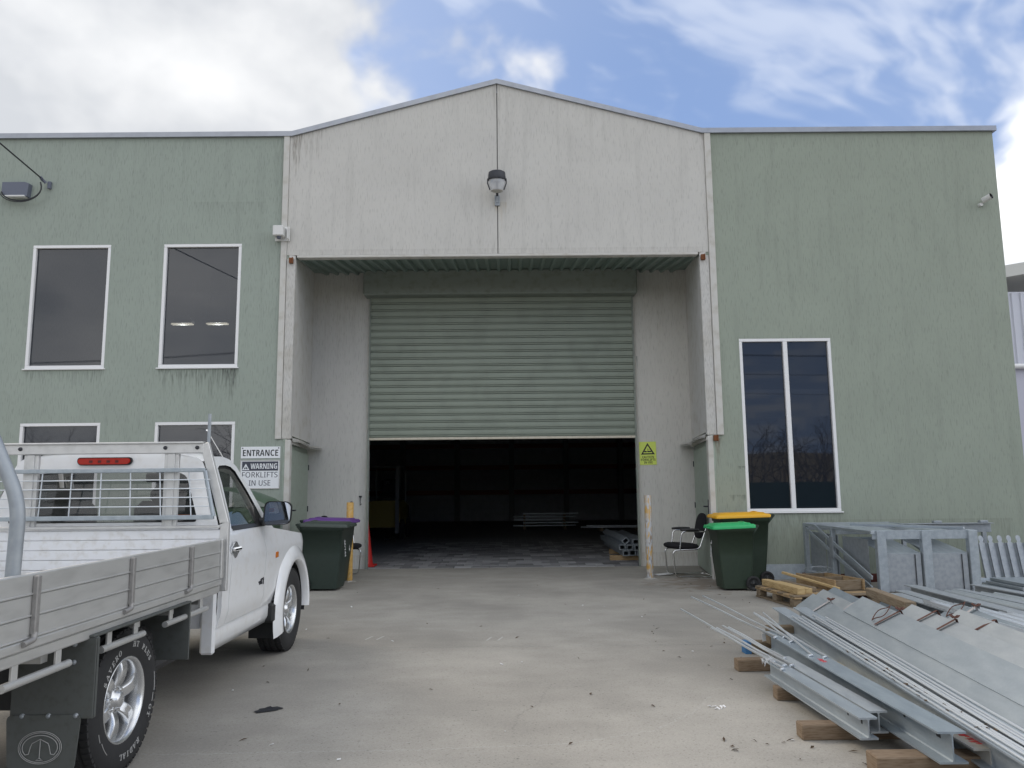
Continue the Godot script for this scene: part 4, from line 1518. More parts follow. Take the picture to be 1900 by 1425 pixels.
func wheel(parent: Node, where: Vector3, out: float, lettered: bool) -> void:
	var w := Node3D.new()
	w.name = "wheel"
	parent.add_child(w, true)
	w.position = where
	# local y of the lathe points outwards along x
	var f := Transform3D(Basis(Vector3(0, 1, 0), Vector3(out, 0, 0), Vector3(0, 0, 1)), Vector3.ZERO)
	if out < 0:
		f = Transform3D(Basis(Vector3(0, 1, 0), Vector3(-1, 0, 0), Vector3(0, 0, 1)), Vector3.ZERO)
	var s := S().at(f)
	var prof := [Vector2(0.2, -0.1), Vector2(0.245, -0.115), Vector2(0.31, -0.118), Vector2(0.345, -0.105)]
	var tread := [[0.36, -0.092], [0.363, -0.062], [0.352, -0.058], [0.352, -0.048], [0.366, -0.044], [0.368, -0.012], [0.356, -0.008], [0.356, 0.004], [0.368, 0.008], [0.366, 0.04], [0.352, 0.044], [0.352, 0.054], [0.363, 0.058], [0.36, 0.092]]
	for t in tread:
		prof.append(Vector2(t[0], t[1]))
	prof.append_array([Vector2(0.345, 0.105), Vector2(0.312, 0.118), Vector2(0.285, 0.12), Vector2(0.245, 0.115), Vector2(0.222, 0.104), Vector2(0.205, 0.098)])
	s.lathe(prof, 72)
	# tread blocks along both shoulders
	for i in 60:
		var a := TAU * i / 60.0
		for sd in [-1.0, 1.0]:
			s.at(f * Transform3D(Basis(Vector3.UP, -a), Vector3.ZERO))
			s.flat()
			s.box(Vector3(0.359, sd * 0.082, 0), Vector3(0.013, 0.04, 0.026))
			s.box(Vector3(0.364, sd * 0.026, 0), Vector3(0.012, 0.028, 0.024))
	part(w, "tyre", s, M.tyre)
	var r := S().at(f)
	r.lathe([Vector2(0.205, -0.1), Vector2(0.19, -0.09), Vector2(0.185, 0.02), Vector2(0.192, 0.07), Vector2(0.198, 0.092), Vector2(0.21, 0.104), Vector2(0.218, 0.103), Vector2(0.213, 0.09)], 48)
	r.lathe([Vector2(0.001, 0.085), Vector2(0.03, 0.085), Vector2(0.04, 0.078), Vector2(0.042, 0.064), Vector2(0.066, 0.052), Vector2(0.072, 0.03), Vector2(0.072, 0.0)], 32)
	for i in 6:
		var a := TAU * i / 6.0 + 0.2
		var fr := f * Transform3D(Basis(Vector3.UP, a), Vector3.ZERO)
		r.at(fr)
		r.smooth(6)
		var rows := []
		for k in 7:
			var t := k / 6.0
			var rad := lerpf(0.045, 0.196, t)
			var hw := lerpf(0.03, 0.026, t) + 0.014 * pow(t, 3.0)
			var y := 0.05 + 0.022 * sin(t * PI) + 0.018 * t
			rows.append([Vector3(rad, y - 0.045, -hw * 0.9), Vector3(rad, y - 0.004, -hw), Vector3(rad, y, -hw * 0.7), Vector3(rad, y - 0.007, 0), Vector3(rad, y, hw * 0.7), Vector3(rad, y - 0.004, hw), Vector3(rad, y - 0.045, hw * 0.9)])
		r.loft(rows)
	part(w, "rim", r, M.alloy)
	for i in 6:
		var a := TAU * (i + 0.5) / 6.0 + 0.2
		var n := S().at(f * Transform3D(Basis(Vector3.UP, a), Vector3.ZERO))
		n.tube([Vector3(0.057, 0.03, 0), Vector3(0.057, 0.066, 0)], 0.009, 6)
		part(w, "wheel_nut", n, M.chrome)
	var d := S().at(f)
	d.lathe([Vector2(0.001, -0.02), Vector2(0.15, -0.02), Vector2(0.15, -0.04), Vector2(0.001, -0.04)], 28)
	part(w, "brake_disc", d, M.dark_metal)
	if lettered:
		var tm := TextMesh.new()
		var fo := SystemFont.new()
		fo.font_names = PackedStringArray(["Droid Serif"])
		fo.font_weight = 700
		tm.font = fo
		tm.font_size = 48
		tm.pixel_size = 0.00085
		tm.depth = 0.002
		tm.curve_step = 2.0
		var st := SurfaceTool.new()
		st.begin(Mesh.PRIMITIVE_TRIANGLES)
		# letters stand on a circle on the side wall; angle 0 is the top, growing towards the front of the truck
		for g in [["SAVERO", -62.0], ["HT PLUS", 8.0], ["GT", 112.0], ["RADIAL", 152.0]]:
			var txt: String = g[0]
			var a0: float = g[1]
			for i in txt.length():
				if txt[i] == " ":
					continue
				tm.text = txt[i]
				var a := deg_to_rad(a0 + i * 7.6)
				# outward = +x, front = -z
				var rad := Vector3(0, cos(a), -sin(a))
				var tan := Vector3(0, -sin(a), -cos(a))
				var bs := Basis(tan, rad, Vector3(1, 0, 0))
				st.append_from(tm, 0, Transform3D(bs, Vector3(0.1195, 0, 0) + rad * 0.278))
		var lm := st.commit()
		part(w, "lettering", lm, M.tyre_letter)
		var bars := S()
		for q in [[75.0, 95.0, 0.298], [97.0, 106.0, 0.288], [222.0, 240.0, 0.288], [243.0, 252.0, 0.298]]:
			var pts := []
			for i in 9:
				var a := deg_to_rad(lerpf(q[0], q[1], i / 8.0))
				pts.append(Vector3(0.1195, cos(a) * q[2], -sin(a) * q[2]))
			bars.tube(pts, 0.0025, 4)
		part(w, "side_bars", bars, M.tyre_letter)


func build_truck() -> void:
	var t := thing("utility_truck", "white single-cab utility truck with aluminium drop-side tray parked by the entrance signs", "truck", TRUCK)
	# ---- body sides
	for sx in [1.0, -1.0]:
		var s := S()
		body_side(s, 0.24, 0.103, sx, 0.5)
		part(t, "rear_quarter", s, M.car_paint)
		s = S()
		body_side(s, 0.095, -0.69, sx, 0.505)
		var d := part(t, "door", s, M.car_paint)
		s = S()
		body_side(s, -0.698, -2.12, sx, 0.5)
		part(t, "fender", s, M.car_paint)
		# sill
		s = S()
		s.smooth(7)
		var rows := []
		for z in [0.24, 0.2, -0.4, -1.0, -1.02]:
			rows.append([Vector3(0.74 * sx, 0.33, z), Vector3(0.80 * sx, 0.345, z), Vector3(0.828 * sx, 0.40, z), Vector3(0.832 * sx, 0.47, z), Vector3(0.825 * sx, 0.5, z)])
		s.loft(rows)
		s.flat()
		s.quad(rows[0][0], rows[0][2], rows[0][3], rows[0][4])
		part(t, "sill", s, M.car_paint)
		# lower rear corner panel
		s = S()
		s.cbox(Vector3(0.785 * sx, 0.57, 0.262), Vector3(0.1, 0.48, 0.04), 0.015)
		part(t, "corner_panel", s, M.car_paint)
		# wheel arch flare
		s = S()
		s.smooth(8)
		rows = []
		for i in 33:
			var a := lerpf(-0.32, PI + 0.1, i / 32.0)
			var c := Vector3(0, 0.38, -1.53)
			var dir := Vector3(0, sin(a), cos(a))
			var row := []
			for q in [[0.575, 0.868], [0.545, 0.89], [0.48, 0.914], [0.445, 0.917], [0.432, 0.908], [0.425, 0.85]]:
				var p: Vector3 = c + dir * (q[0] * lerpf(1.0, 0.92, smoothstep(PI * 0.4, PI * 0.9, a)))
				row.append(Vector3(q[1] * sx, p.y, p.z))
			rows.append(row)
		s.loft(rows)
		part(t, "wheel_arch_flare", s, M.car_paint)
		# inner wheel well
		s = S()
		rows = []
		for i in 17:
			var a := lerpf(-0.2, PI + 0.2, i / 16.0)
			rows.append([Vector3(0.87 * sx, 0.38 + sin(a) * 0.425, -1.53 + cos(a) * 0.425), Vector3(0.5 * sx, 0.38 + sin(a) * 0.425, -1.53 + cos(a) * 0.425)])
		s.loft(rows)
		part(t, "wheel_well", s, M.cab_trim)
		# front mud flap
		s = S()
		s.cbox(Vector3(0.76 * sx, 0.34, -1.08), Vector3(0.27, 0.3, 0.02), 0.004)
		s.cbox(Vector3(0.78 * sx, 0.42, -1.0), Vector3(0.2, 0.16, 0.14), 0.02)
		part(t, "front_mudflap", s, M.black_plastic)
		# door furniture
		s = S()
		s.at(Transform3D(Basis.IDENTITY, Vector3(0.872 * sx, 1.02, 0.03)))
		var hp := []
		for i in 20:
			var a := TAU * i / 20.0
			var rr := 1.0 - 0.22 * pow(absf(cos(a)) * absf(sin(a)) * 2.0, 2.0)
			hp.append(Vector3(0.006 * sx, sin(a) * 0.06 * rr, cos(a) * 0.085 * rr))
		s.fan(hp)
		var hp2 := []
		for p in hp:
			hp2.append(p - Vector3(0.012 * sx, 0, 0))
		s.ring(hp, hp2)
		part(d, "handle_cup", s, M.alloy)
		s = S()
		s.cbox(Vector3(0.888 * sx, 1.025, 0.03), Vector3(0.022, 0.028, 0.15), 0.008)
		part(d, "handle", s, M.chrome)
		# upper door frame and pillars: outer band round the window
		var outer := []
		var inner := []
		var o2 := [[0.21, 1.145], [0.2, 1.3], [0.17, 1.55], [0.13, 1.665], [0.02, 1.7], [-0.2, 1.708], [-0.34, 1.69], [-0.44, 1.635], [-0.6, 1.45], [-0.755, 1.28], [-0.91, 1.13], [-0.7, 1.15], [-0.3, 1.15], [0.0, 1.15]]
		var i2 := [[0.015, 1.168], [0.01, 1.3], [-0.005, 1.5], [-0.02, 1.615], [-0.07, 1.635], [-0.2, 1.642], [-0.3, 1.632], [-0.37, 1.6], [-0.515, 1.44], [-0.635, 1.3], [-0.745, 1.175], [-0.6, 1.168], [-0.3, 1.168], [-0.1, 1.168]]
		for k in o2.size():
			outer.append(glass_side(o2[k][0], o2[k][1], sx, 0.0))
			inner.append(glass_side(i2[k][0], i2[k][1], sx, 0.0))
		s = S()
		s.smooth(9)
		s.ring(outer, inner)
		part(t, "door_frame", s, M.car_paint)
		var inset := []
		for k in i2.size():
			inset.append(glass_side(i2[k][0], i2[k][1], sx, 0.018))
		s = S()
		s.ring(inner, inset)
		var edge := []
		for k in i2.size():
			var zc: float = lerpf(i2[k][0], -0.35, 0.06)
			var yc: float = lerpf(i2[k][1], 1.38, 0.09)
			edge.append(glass_side(zc, yc, sx, 0.016))
		s.ring(inset, edge)
		# wide dark strip along the sill of the window
		s.quad(glass_side(0.0, 1.155, sx, -0.004), glass_side(-0.76, 1.155, sx, -0.004), glass_side(-0.74, 1.185, sx, -0.002), glass_side(0.0, 1.185, sx, -0.002))
		# sail panel for the mirror
		s.tri(glass_side(-0.77, 1.17, sx, 0.0), glass_side(-0.56, 1.17, sx, 0.005), glass_side(-0.585, 1.36, sx, 0.005))
		part(d, "window_seal", s, M.black_plastic)
		s = S()
		s.fan(inset)
		part(d, "window_pane", s, M.cab_glass)
		# mirror
		var mi := Node3D.new()
		mi.name = "mirror"
		t.add_child(mi, true)
		mi.position = Vector3(0.985 * sx, 1.255, -0.62)
		mi.rotation.y = -0.05 * sx
		var shell := round_poly([Vector2(-0.125, -0.095), Vector2(0.105, -0.085), Vector2(0.115, 0.07), Vector2(0.08, 0.1), Vector2(-0.11, 0.105)], 0.05)
		s = S()
		var ra := []
		var rb := []
		var rc := []
		var rd := []
		for p in shell:
			ra.append(Vector3(p.x * sx * 0.93, p.y * 0.93, 0.012))
			rb.append(Vector3(p.x * sx, p.y, 0.016))
			rc.append(Vector3(p.x * sx, p.y, -0.01))
			rd.append(Vector3(p.x * sx * 0.6, p.y * 0.6, -0.11))
		s.smooth(3)
		s.ring(rb, rc)
		s.ring(rc, rd)
		s.fan(rd)
		s.flat()
		s.ring(ra, rb)
		s.cbox(Vector3(-0.13 * sx, -0.06, -0.04), Vector3(0.12, 0.06, 0.07), 0.02)
		part(mi, "housing", s, M.black_plastic)
		s = S()
		var g2 := []
		for p in ra:
			g2.append(p - Vector3(0, 0, 0.004))
		s.fan(g2)
		part(mi, "mirror_glass", s, M.mirror_glass)
		# side repeater and badge
		s = S()
		s.cbox(Vector3(0.879 * sx, 0.9, -0.98), Vector3(0.014, 0.05, 0.06), 0.006)
		part(t, "side_repeater", s, M.amber_lens)
		s = S()
		for q in [[-0.66, 0.0, 0.014, 0.055], [-0.635, 0.018, 0.05, 0.012], [-0.62, 0.0, 0.012, 0.045], [-0.60, 0.0, 0.012, 0.04], [-0.575, -0.008, 0.012, 0.03], [-0.56, 0.0, 0.03, 0.01]]:
			s.box(Vector3(side_x(0.72) * sx + 0.003 * sx, 0.72 + q[1], q[0] + 0.0), Vector3(0.004, q[3], q[2]))
		part(d, "badge", s, M.dark_metal)
	# ---- rear wall of the cab with its window
	var ro := round_poly([Vector2(-0.79, 0.5), Vector2(0.79, 0.5), Vector2(0.835, 1.15), Vector2(0.66, 1.69), Vector2(0.3, 1.735), Vector2(-0.3, 1.735), Vector2(-0.66, 1.69), Vector2(-0.835, 1.15)], 0.08)
	var ri := round_poly([Vector2(-0.66, 1.23), Vector2(0.66, 1.23), Vector2(0.665, 1.26), Vector2(0.56, 1.575), Vector2(0.25, 1.59), Vector2(-0.25, 1.59), Vector2(-0.56, 1.575), Vector2(-0.665, 1.26)], 0.06)
	var ra2 := []
	var rb2 := []
	var rc2 := []
	for i in ro.size():
		ra2.append(Vector3(ro[i].x, ro[i].y, rear_z(ro[i].y)))
		rb2.append(Vector3(ri[i].x, ri[i].y, rear_z(ri[i].y) + 0.012))
		rc2.append(Vector3(ri[i].x * 0.985, lerpf(ri[i].y, 1.4, 0.02), rear_z(ri[i].y) - 0.012))
	var s := S()
	s.smooth(2)
	s.ring(ra2, rb2)
	part(t, "cab_rear", s, M.car_paint)
	s = S()
	s.ring(rb2, rc2)
	part(t, "rear_window_seal", s, M.black_plastic)
	s = S()
	s.fan(rc2)
	part(t, "rear_window", s, M.cab_glass)
	# ---- roof
	s = S()
	s.smooth(3)
	var rows := []
	for k in 13:
		var u := k / 12.0
		var z := lerpf(0.175, -0.43, u)
		var lift := 0.035 * sin(clampf(u * 1.15 + 0.05, 0, 1) * PI) - (0.03 * pow(u, 6.0))
		var row := []
		for j in 17:
			var v := j / 8.0 - 1.0
			var drop := 0.045 * pow(absf(v), 2.4) + 0.03 * pow(absf(v), 10.0)
			row.append(Vector3(v * 0.665, 1.728 + lift - drop - (0.06 * pow(u, 8.0)), z - 0.1 * (1.0 - v * v) * u * u))
		rows.append(row)
	s.loft(rows)
	part(t, "roof", s, M.car_paint)
	var roof_front: Array = rows[12]
	# ---- windscreen, cowl, bonnet and nose
	s = S()
	s.smooth(3)
	rows = []
	for k in 6:
		var u := k / 5.0
		var row := []
		for j in 17:
			var v := j / 8.0 - 1.0
			var top: Vector3 = roof_front[j]
			var bot := Vector3(v * 0.76, 1.12, -0.87 - 0.16 * (1.0 - v * v))
			row.append(top.lerp(bot, u) + Vector3(0, 0.02 * sin(u * PI), 0))
		rows.append(row)
	s.loft(rows)
	part(t, "windscreen", s, M.cab_glass)
	for sx in [1.0, -1.0]:
		s = S()
		s.smooth(4)
		s.tube([Vector3(0.64 * sx, 1.655, -0.4), Vector3(0.695 * sx, 1.455, -0.575), Vector3(0.775 * sx, 1.12, -0.88)], 0.028, 8)
		part(t, "windscreen_pillar", s, M.car_paint)
	s = S()
	s.smooth(5)
	rows = []
	for k in 12:
		var u := k / 11.0
		var z := lerpf(-1.0, -2.14, u)
		var row := []
		for j in 17:
			var v := j / 8.0 - 1.0
			var hw: float = 0.836 - (0.15 * pow(maxf(0.0, (-1.75 - z) / 0.4), 2.0))
			var y := belt(z) + 0.035 * (1.0 - pow(absf(v), 3.0)) + 0.012 * exp(-pow((absf(v) - 0.55) / 0.1, 2.0))
			row.append(Vector3(v * hw, y, z - 0.1 * (1.0 - v * v) * u))
		rows.append(row)
	s.loft(rows)
	part(t, "bonnet", s, M.car_paint)
	s = S()
	s.cbox(Vector3(0, 0.56, -2.2), Vector3(1.4, 0.3, 0.2), 0.07)
	part(t, "front_bumper", s, M.car_paint)
	s = S()
	s.cbox(Vector3(0, 0.8, -2.22), Vector3(0.8, 0.18, 0.06), 0.02)
	part(t, "grille", s, M.dark_metal)
	for sx in [1.0, -1.0]:
		s = S()
		s.cbox(Vector3(0.52 * sx, 0.82, -2.1), Vector3(0.26, 0.18, 0.1), 0.04)
		part(t, "headlight", s, M.clear_plastic)
	# ---- cab interior and underbody
	s = S()
	s.box(Vector3(0, 0.78, -0.4), Vector3(1.6, 0.55, 1.2))
	s.box(Vector3(0, 0.62, -1.5), Vector3(0.95, 0.5, 1.6))
	s.cbox(Vector3(0, 1.06, -0.82), Vector3(1.45, 0.2, 0.36), 0.06)
	part(t, "cab_floor", s, M.cab_trim)
	for x in [-0.38, 0.38]:
		s = S()
		s.cbox(Vector3(x, 1.1, -0.16), Vector3(0.5, 0.2, 0.5), 0.06)
		s.cbox(Vector3(x, 1.22, 0.06), Vector3(0.48, 0.32, 0.14), 0.06)
		s.cbox(Vector3(x, 1.42, 0.07), Vector3(0.25, 0.12, 0.09), 0.04)
		part(t, "seat", s, M.cab_trim)
	s = S()
	s.at(Transform3D(Basis(Vector3.RIGHT, 1.0), Vector3(0.38, 1.2, -0.5)))
	var wp := []
	for i in 24:
		wp.append(Vector3(cos(TAU * i / 24) * 0.18, sin(TAU * i / 24) * 0.18, 0))
	s.tube(wp, 0.015, 6, false, true)
	s.bar(Vector3(-0.17, 0, 0), Vector3(0.17, 0, 0), 0.05, 0.02)
	part(t, "steering_wheel", s, M.cab_trim)
	s = S()
	s.cbox(Vector3(0.02, 1.56, -0.62), Vector3(0.26, 0.075, 0.03), 0.02)
	part(t, "rear_view_mirror", s, M.cab_trim)
	s = S()
	s.box(Vector3(0.55, 1.265, rear_z(1.26) - 0.03), Vector3(0.13, 0.035, 0.004))
	part(t, "window_label", s, M.orange_label)
	s = S()
	for x in [-0.42, 0.42]:
		s.box(Vector3(x, 0.62, 0.6), Vector3(0.09, 0.14, 4.6))
	s.box(Vector3(0, 0.38, 1.53), Vector3(1.3, 0.1, 0.1))
	s.cbox(Vector3(0, 0.4, 1.53), Vector3(0.3, 0.3, 0.3), 0.1)
	s.box(Vector3(0, 0.34, -1.53), Vector3(1.2, 0.1, 0.1))
	part(t, "chassis", s, M.cab_trim)
	s = S()
	s.cbox(Vector3(0.55, 0.5, 0.75), Vector3(0.36, 0.3, 0.7), 0.05)
	part(t, "fuel_tank", s, M.cab_trim)
	# third brake lamp
	var bl := Node3D.new()
	bl.name = "brake_lamp"
	t.add_child(bl)
	s = S().at(T3(Vector3(-0.03, 1.663, rear_z(1.66) + 0.012)))
	s.prism(round_poly([Vector2(-0.18, -0.026), Vector2(0.18, -0.026), Vector2(0.2, 0.0), Vector2(0.19, 0.03), Vector2(-0.19, 0.03), Vector2(-0.2, 0.0)], 0.018), 0.0, 0.014)
	part(bl, "bezel", s, M.black_plastic)
	s = S().at(T3(Vector3(-0.03, 1.663, rear_z(1.66) + 0.024)))
	s.prism(round_poly([Vector2(-0.17, -0.02), Vector2(0.17, -0.02), Vector2(0.188, 0.0), Vector2(0.178, 0.023), Vector2(-0.178, 0.023), Vector2(-0.188, 0.0)], 0.014), 0.0, 0.016)
	part(bl, "lens", s, M.red_lens)
	for i in 4:
		s = S()
		s.box(Vector3(-0.12 + i * 0.062, 1.663, rear_z(1.66) + 0.0405), Vector3(0.024, 0.018, 0.002))
		part(bl, "reflector", s, M.red_lens_dark)
	s = S()
	s.tube([Vector3(0.62, 1.62, -0.5), Vector3(0.5, 1.92, -0.3)], 0.004, 5)
	s.cbox(Vector3(0.5, 1.92, -0.3), Vector3(0.014, 0.014, 0.014), 0.003)
	part(t, "aerial", s, M.chrome)
	for w in [[0.745, 1.53, 1.0], [-0.745, 1.53, -1.0], [0.75, -1.53, 1.0], [-0.75, -1.53, -1.0]]:
		wheel(t, Vector3(w[0], 0.366, w[1]), w[2], w[2] > 0 and w[1] > 0)
	build_tray(t)


func rear_z(y: float) -> float:
	return 0.24 if y < 1.15 else lerpf(0.24, 0.17, (y - 1.15) / 0.55)


func glass_side(z: float, y: float, sx: float, inwards: float) -> Vector3:
	var k := clampf((y - 1.13) / 0.57, 0, 1.05)
	return Vector3((lerpf(0.842, 0.668, k * k * 0.35 + k * 0.65) - inwards) * sx, y, z)


func build_tray(t: Node) -> void:
	var tray := Node3D.new()
	tray.name = "tray"
	t.add_child(tray)
	var zf := 0.45
	var zr := 2.95
	var zc := (zf + zr) / 2
	var ln := zr - zf
	var s := S()
	s.box(Vector3(0, 0.835, zc), Vector3(1.8, 0.04, ln))
	for i in 6:
		s.box(Vector3(0, 0.77, zf + 0.2 + i * 0.42), Vector3(1.75, 0.09, 0.05))
	part(tray, "floor", s, M.tray_aluminium)
	for sx in [1.0, -1.0]:
		s = S()
		s.cbox(Vector3(0.905 * sx, 0.795, zc), Vector3(0.04, 0.05, ln), 0.006)
		s.cbox(Vector3(0.912 * sx, 0.841, zc), Vector3(0.05, 0.04, ln), 0.006)
		part(tray, "side_rail", s, M.tray_aluminium)
		for i in 3:
			s = S()
			s.cbox(Vector3(0.918 * sx, 0.908 + i * 0.086, zc + 0.01), Vector3(0.028, 0.0835, ln - 0.06), 0.005)
			s.cbox(Vector3(0.9335 * sx, 0.868 + i * 0.086, zc + 0.01), Vector3(0.006, 0.008, ln - 0.06), 0.002)
			part(tray, "side_board", s, M.tray_aluminium)
		s = S()
		s.cbox(Vector3(0.92 * sx, 0.995, zf + 0.015), Vector3(0.05, 0.26, 0.045), 0.005)
		part(tray, "corner_post", s, M.tray_aluminium)
		for z in [0.98, 1.72, 2.53]:
			s = S()
			s.cbox(Vector3(0.943 * sx, 0.995, z), Vector3(0.024, 0.235, 0.028), 0.004)
			s.tube(bend([Vector3(0.945 * sx, 0.885, z), Vector3(0.95 * sx, 0.86, z + 0.01), Vector3(0.945 * sx, 0.85, z + 0.07)], 0.02), 0.013, 8)
			part(tray, "latch", s, M.latch_steel)
		for q in [[2.22, 2.68], [1.52, 1.95], [0.66, 1.26]]:
			s = S()
			s.tube([Vector3(0.92 * sx, 0.7, q[0]), Vector3(0.92 * sx, 0.7, q[1])], 0.017, 10)
			for z in [q[0] + 0.08, q[1] - 0.08]:
				s.cbox(Vector3(0.915 * sx, 0.74, z), Vector3(0.012, 0.08, 0.04), 0.002)
			part(tray, "rope_rail", s, M.tray_aluminium)
		# rear wheel mudguard and flap
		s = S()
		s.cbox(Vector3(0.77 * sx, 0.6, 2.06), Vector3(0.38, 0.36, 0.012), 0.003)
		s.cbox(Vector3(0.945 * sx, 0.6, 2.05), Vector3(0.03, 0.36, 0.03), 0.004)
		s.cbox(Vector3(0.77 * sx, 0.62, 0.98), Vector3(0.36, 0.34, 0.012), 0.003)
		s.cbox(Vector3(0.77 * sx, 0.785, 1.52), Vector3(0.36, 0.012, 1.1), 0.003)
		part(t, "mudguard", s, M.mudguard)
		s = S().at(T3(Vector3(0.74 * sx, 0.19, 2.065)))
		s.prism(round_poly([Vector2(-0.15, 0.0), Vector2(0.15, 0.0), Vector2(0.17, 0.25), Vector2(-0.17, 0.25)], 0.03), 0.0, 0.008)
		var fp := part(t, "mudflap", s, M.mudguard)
		var em := S().at(T3(Vector3(0.735 * sx, 0.3, 2.076)))
		for q in [[0.098, 0.07], [0.091, 0.064]]:
			var pts := []
			for i in 32:
				pts.append(Vector3(cos(TAU * i / 32) * q[0], sin(TAU * i / 32) * q[1], 0))
			em.tube(pts, 0.0018, 4, false, true)
		var arc := []
		for i in 25:
			var a := lerpf(-0.62, PI + 0.62, i / 24.0)
			arc.append(Vector3(cos(a) * 0.08, sin(a) * 0.053 + 0.0, 0))
		arc.append_array([Vector3(-0.05, -0.028, 0), Vector3(-0.042, 0.005, 0), Vector3(-0.036, 0.018, 0), Vector3(0.0, 0.036, 0), Vector3(0.036, 0.018, 0), Vector3(0.042, 0.005, 0), Vector3(0.05, -0.028, 0), Vector3(cos(-0.62) * 0.08, sin(-0.62) * 0.053, 0)])
		em.tube(arc, 0.0022, 4, false)
		em.tube([Vector3(0, 0.036, 0), Vector3(0, -0.045, 0), Vector3(-0.016, -0.055, 0), Vector3(0.016, -0.055, 0), Vector3(0, -0.045, 0)], 0.0022, 4, false)
		part(fp, "emblem", em, M.tyre_letter)
		for q in [[-0.1, 0.245], [0.02, 0.245], [0.145, 0.245], [0.12, 0.48], [0.12, 0.56]]:
			var sc := S().at(T3(Vector3((0.74 + q[0]) * sx, 0.19 + q[1], 2.066), 0, PI / 2))
			sc.lathe([Vector2(0.012, 0), Vector2(0.01, 0.008), Vector2(0.001, 0.01)], 10)
			part(fp, "screw", sc, M.galv_dull)
		# tail lamp
		var tl := Node3D.new()
		tl.name = "tail_lamp"
		t.add_child(tl, true)
		s = S()
		s.cbox(Vector3(0.5 * sx, 0.58, 2.5), Vector3(0.2, 0.14, 0.08), 0.015)
		part(tl, "housing", s, M.black_plastic)
		s = S()
		s.cbox(Vector3(0.5 * sx, 0.58, 2.545), Vector3(0.16, 0.1, 0.012), 0.004)
		part(tl, "lens", s, M.red_lens_dark)
	# tailgate
	for i in 3:
		s = S()
		s.cbox(Vector3(0, 0.908 + i * 0.086, zr - 0.005), Vector3(1.84, 0.0835, 0.028), 0.005)
		part(tray, "tail_board", s, M.tray_aluminium)
	# ---- headboard
	var hb := Node3D.new()
	hb.name = "headboard"
	t.add_child(hb)
	var hz := 0.4
	for i in 5:
		s = S()
		s.cbox(Vector3(0, 0.889 + i * 0.066, hz), Vector3(1.8, 0.0635, 0.03), 0.004)
		part(hb, "board", s, M.tray_white)
	s = S()
	s.cbox(Vector3(0, 1.205, hz + 0.01), Vector3(1.8, 0.02, 0.06), 0.004)
	part(hb, "ledge", s, M.post_aluminium)
	for sx in [1.0, -1.0]:
		s = S()
		s.bar(Vector3(0.925 * sx, 0.775, hz), Vector3(0.925 * sx, 1.235, hz), 0.06, 0.035, Vector3.BACK, 0.004)
		s.bar(Vector3(0.925 * sx, 1.225, hz), Vector3(0.765 * sx, 1.775, hz), 0.06, 0.035, Vector3.BACK, 0.004)
		part(hb, "outer_post", s, M.post_aluminium)
		s = S()
		var ix := 0.54 if sx > 0 else -0.43
		s.cbox(Vector3(ix, 1.455, hz - 0.01), Vector3(0.1, 0.5, 0.03), 0.004)
		s.cbox(Vector3(ix, 1.455, hz + 0.008), Vector3(0.05, 0.5, 0.012), 0.003)
		part(hb, "inner_post", s, M.post_aluminium)
		s = S()
		s.tube([Vector3(0.86 * sx, 1.275, hz + 0.045), Vector3(0.79 * sx, 1.585, hz + 0.045)], 0.014, 6)
		part(hb, "mesh_frame_end", s, M.galv)
	s = S()
	s.cbox(Vector3(0, 1.742, hz), Vector3(1.53, 0.07, 0.04), 0.004)
	s.cbox(Vector3(0, 1.78, hz + 0.008), Vector3(1.53, 0.012, 0.06), 0.003)
	part(hb, "top_beam", s, M.post_aluminium)
	for x in [-0.5, 0.5, 0.72]:
		s = S().at(T3(Vector3(x, 1.745, hz + 0.02), 0, PI / 2))
		s.lathe([Vector2(0.014, 0), Vector2(0.012, 0.01), Vector2(0.001, 0.012)], 10)
		part(hb, "bolt", s, M.dark_metal)
	for q in [[1.59, 0.79, 0.028], [1.27, 0.86, 0.03]]:
		s = S()
		s.cbox(Vector3(0, q[0], hz + 0.04), Vector3(q[1] * 2, q[2], 0.03), 0.004)
		part(hb, "mesh_rail", s, M.galv)
	for i in 4:
		s = S()
		var y := 1.345 + i * 0.06
		s.tube([Vector3(-0.83, y, hz + 0.052), Vector3(0.83, y, hz + 0.052)], 0.0045, 6)
		part(hb, "mesh_rod", s, M.galv_bright)
	for i in 8:
		var x := -0.72 + i * 0.2
		if absf(absf(x) - 0.54) < 0.05:
			continue
		s = S()
		s.tube([Vector3(x * 1.04, 1.275, hz + 0.044), Vector3(x, 1.59, hz + 0.044)], 0.0045, 6)
		part(hb, "mesh_rod", s, M.galv_bright)
	# ---- rear load hoop
	s = S()
	var hp := bend([Vector3(0.86, 0.85, 2.57), Vector3(0.87, 1.41, 2.57), Vector3(0.66, 1.84, 2.57), Vector3(-0.66, 1.84, 2.57), Vector3(-0.87, 1.41, 2.57), Vector3(-0.86, 0.85, 2.57)], 0.1, 8)
	s.tube(hp, 0.028, 18)
	part(t, "load_hoop", s, M.galv_dull)
	s = S()
	s.tube([Vector3(0.79, 1.78, hz), Vector3(0.79, 1.98, hz)], 0.012, 8)
	part(t, "rope_peg", s, M.galv_dull)


# ------------------------------------------------------------------ steel stock on the right
func i_section(w: float, h: float, tf := 0.01, tw := 0.007) -> PackedVector2Array:
	return PackedVector2Array([Vector2(-w / 2, 0), Vector2(w / 2, 0), Vector2(w / 2, tf), Vector2(tw / 2 + 0.006, tf), Vector2(tw / 2, tf + 0.006), Vector2(tw / 2, h - tf - 0.006), Vector2(tw / 2 + 0.006, h - tf), Vector2(w / 2, h - tf), Vector2(w / 2, h), Vector2(-w / 2, h), Vector2(-w / 2, h - tf), Vector2(-tw / 2 - 0.006, h - tf), Vector2(-tw / 2, h - tf - 0.006), Vector2(-tw / 2, tf + 0.006), Vector2(-tw / 2 - 0.006, tf), Vector2(-w / 2, tf)])


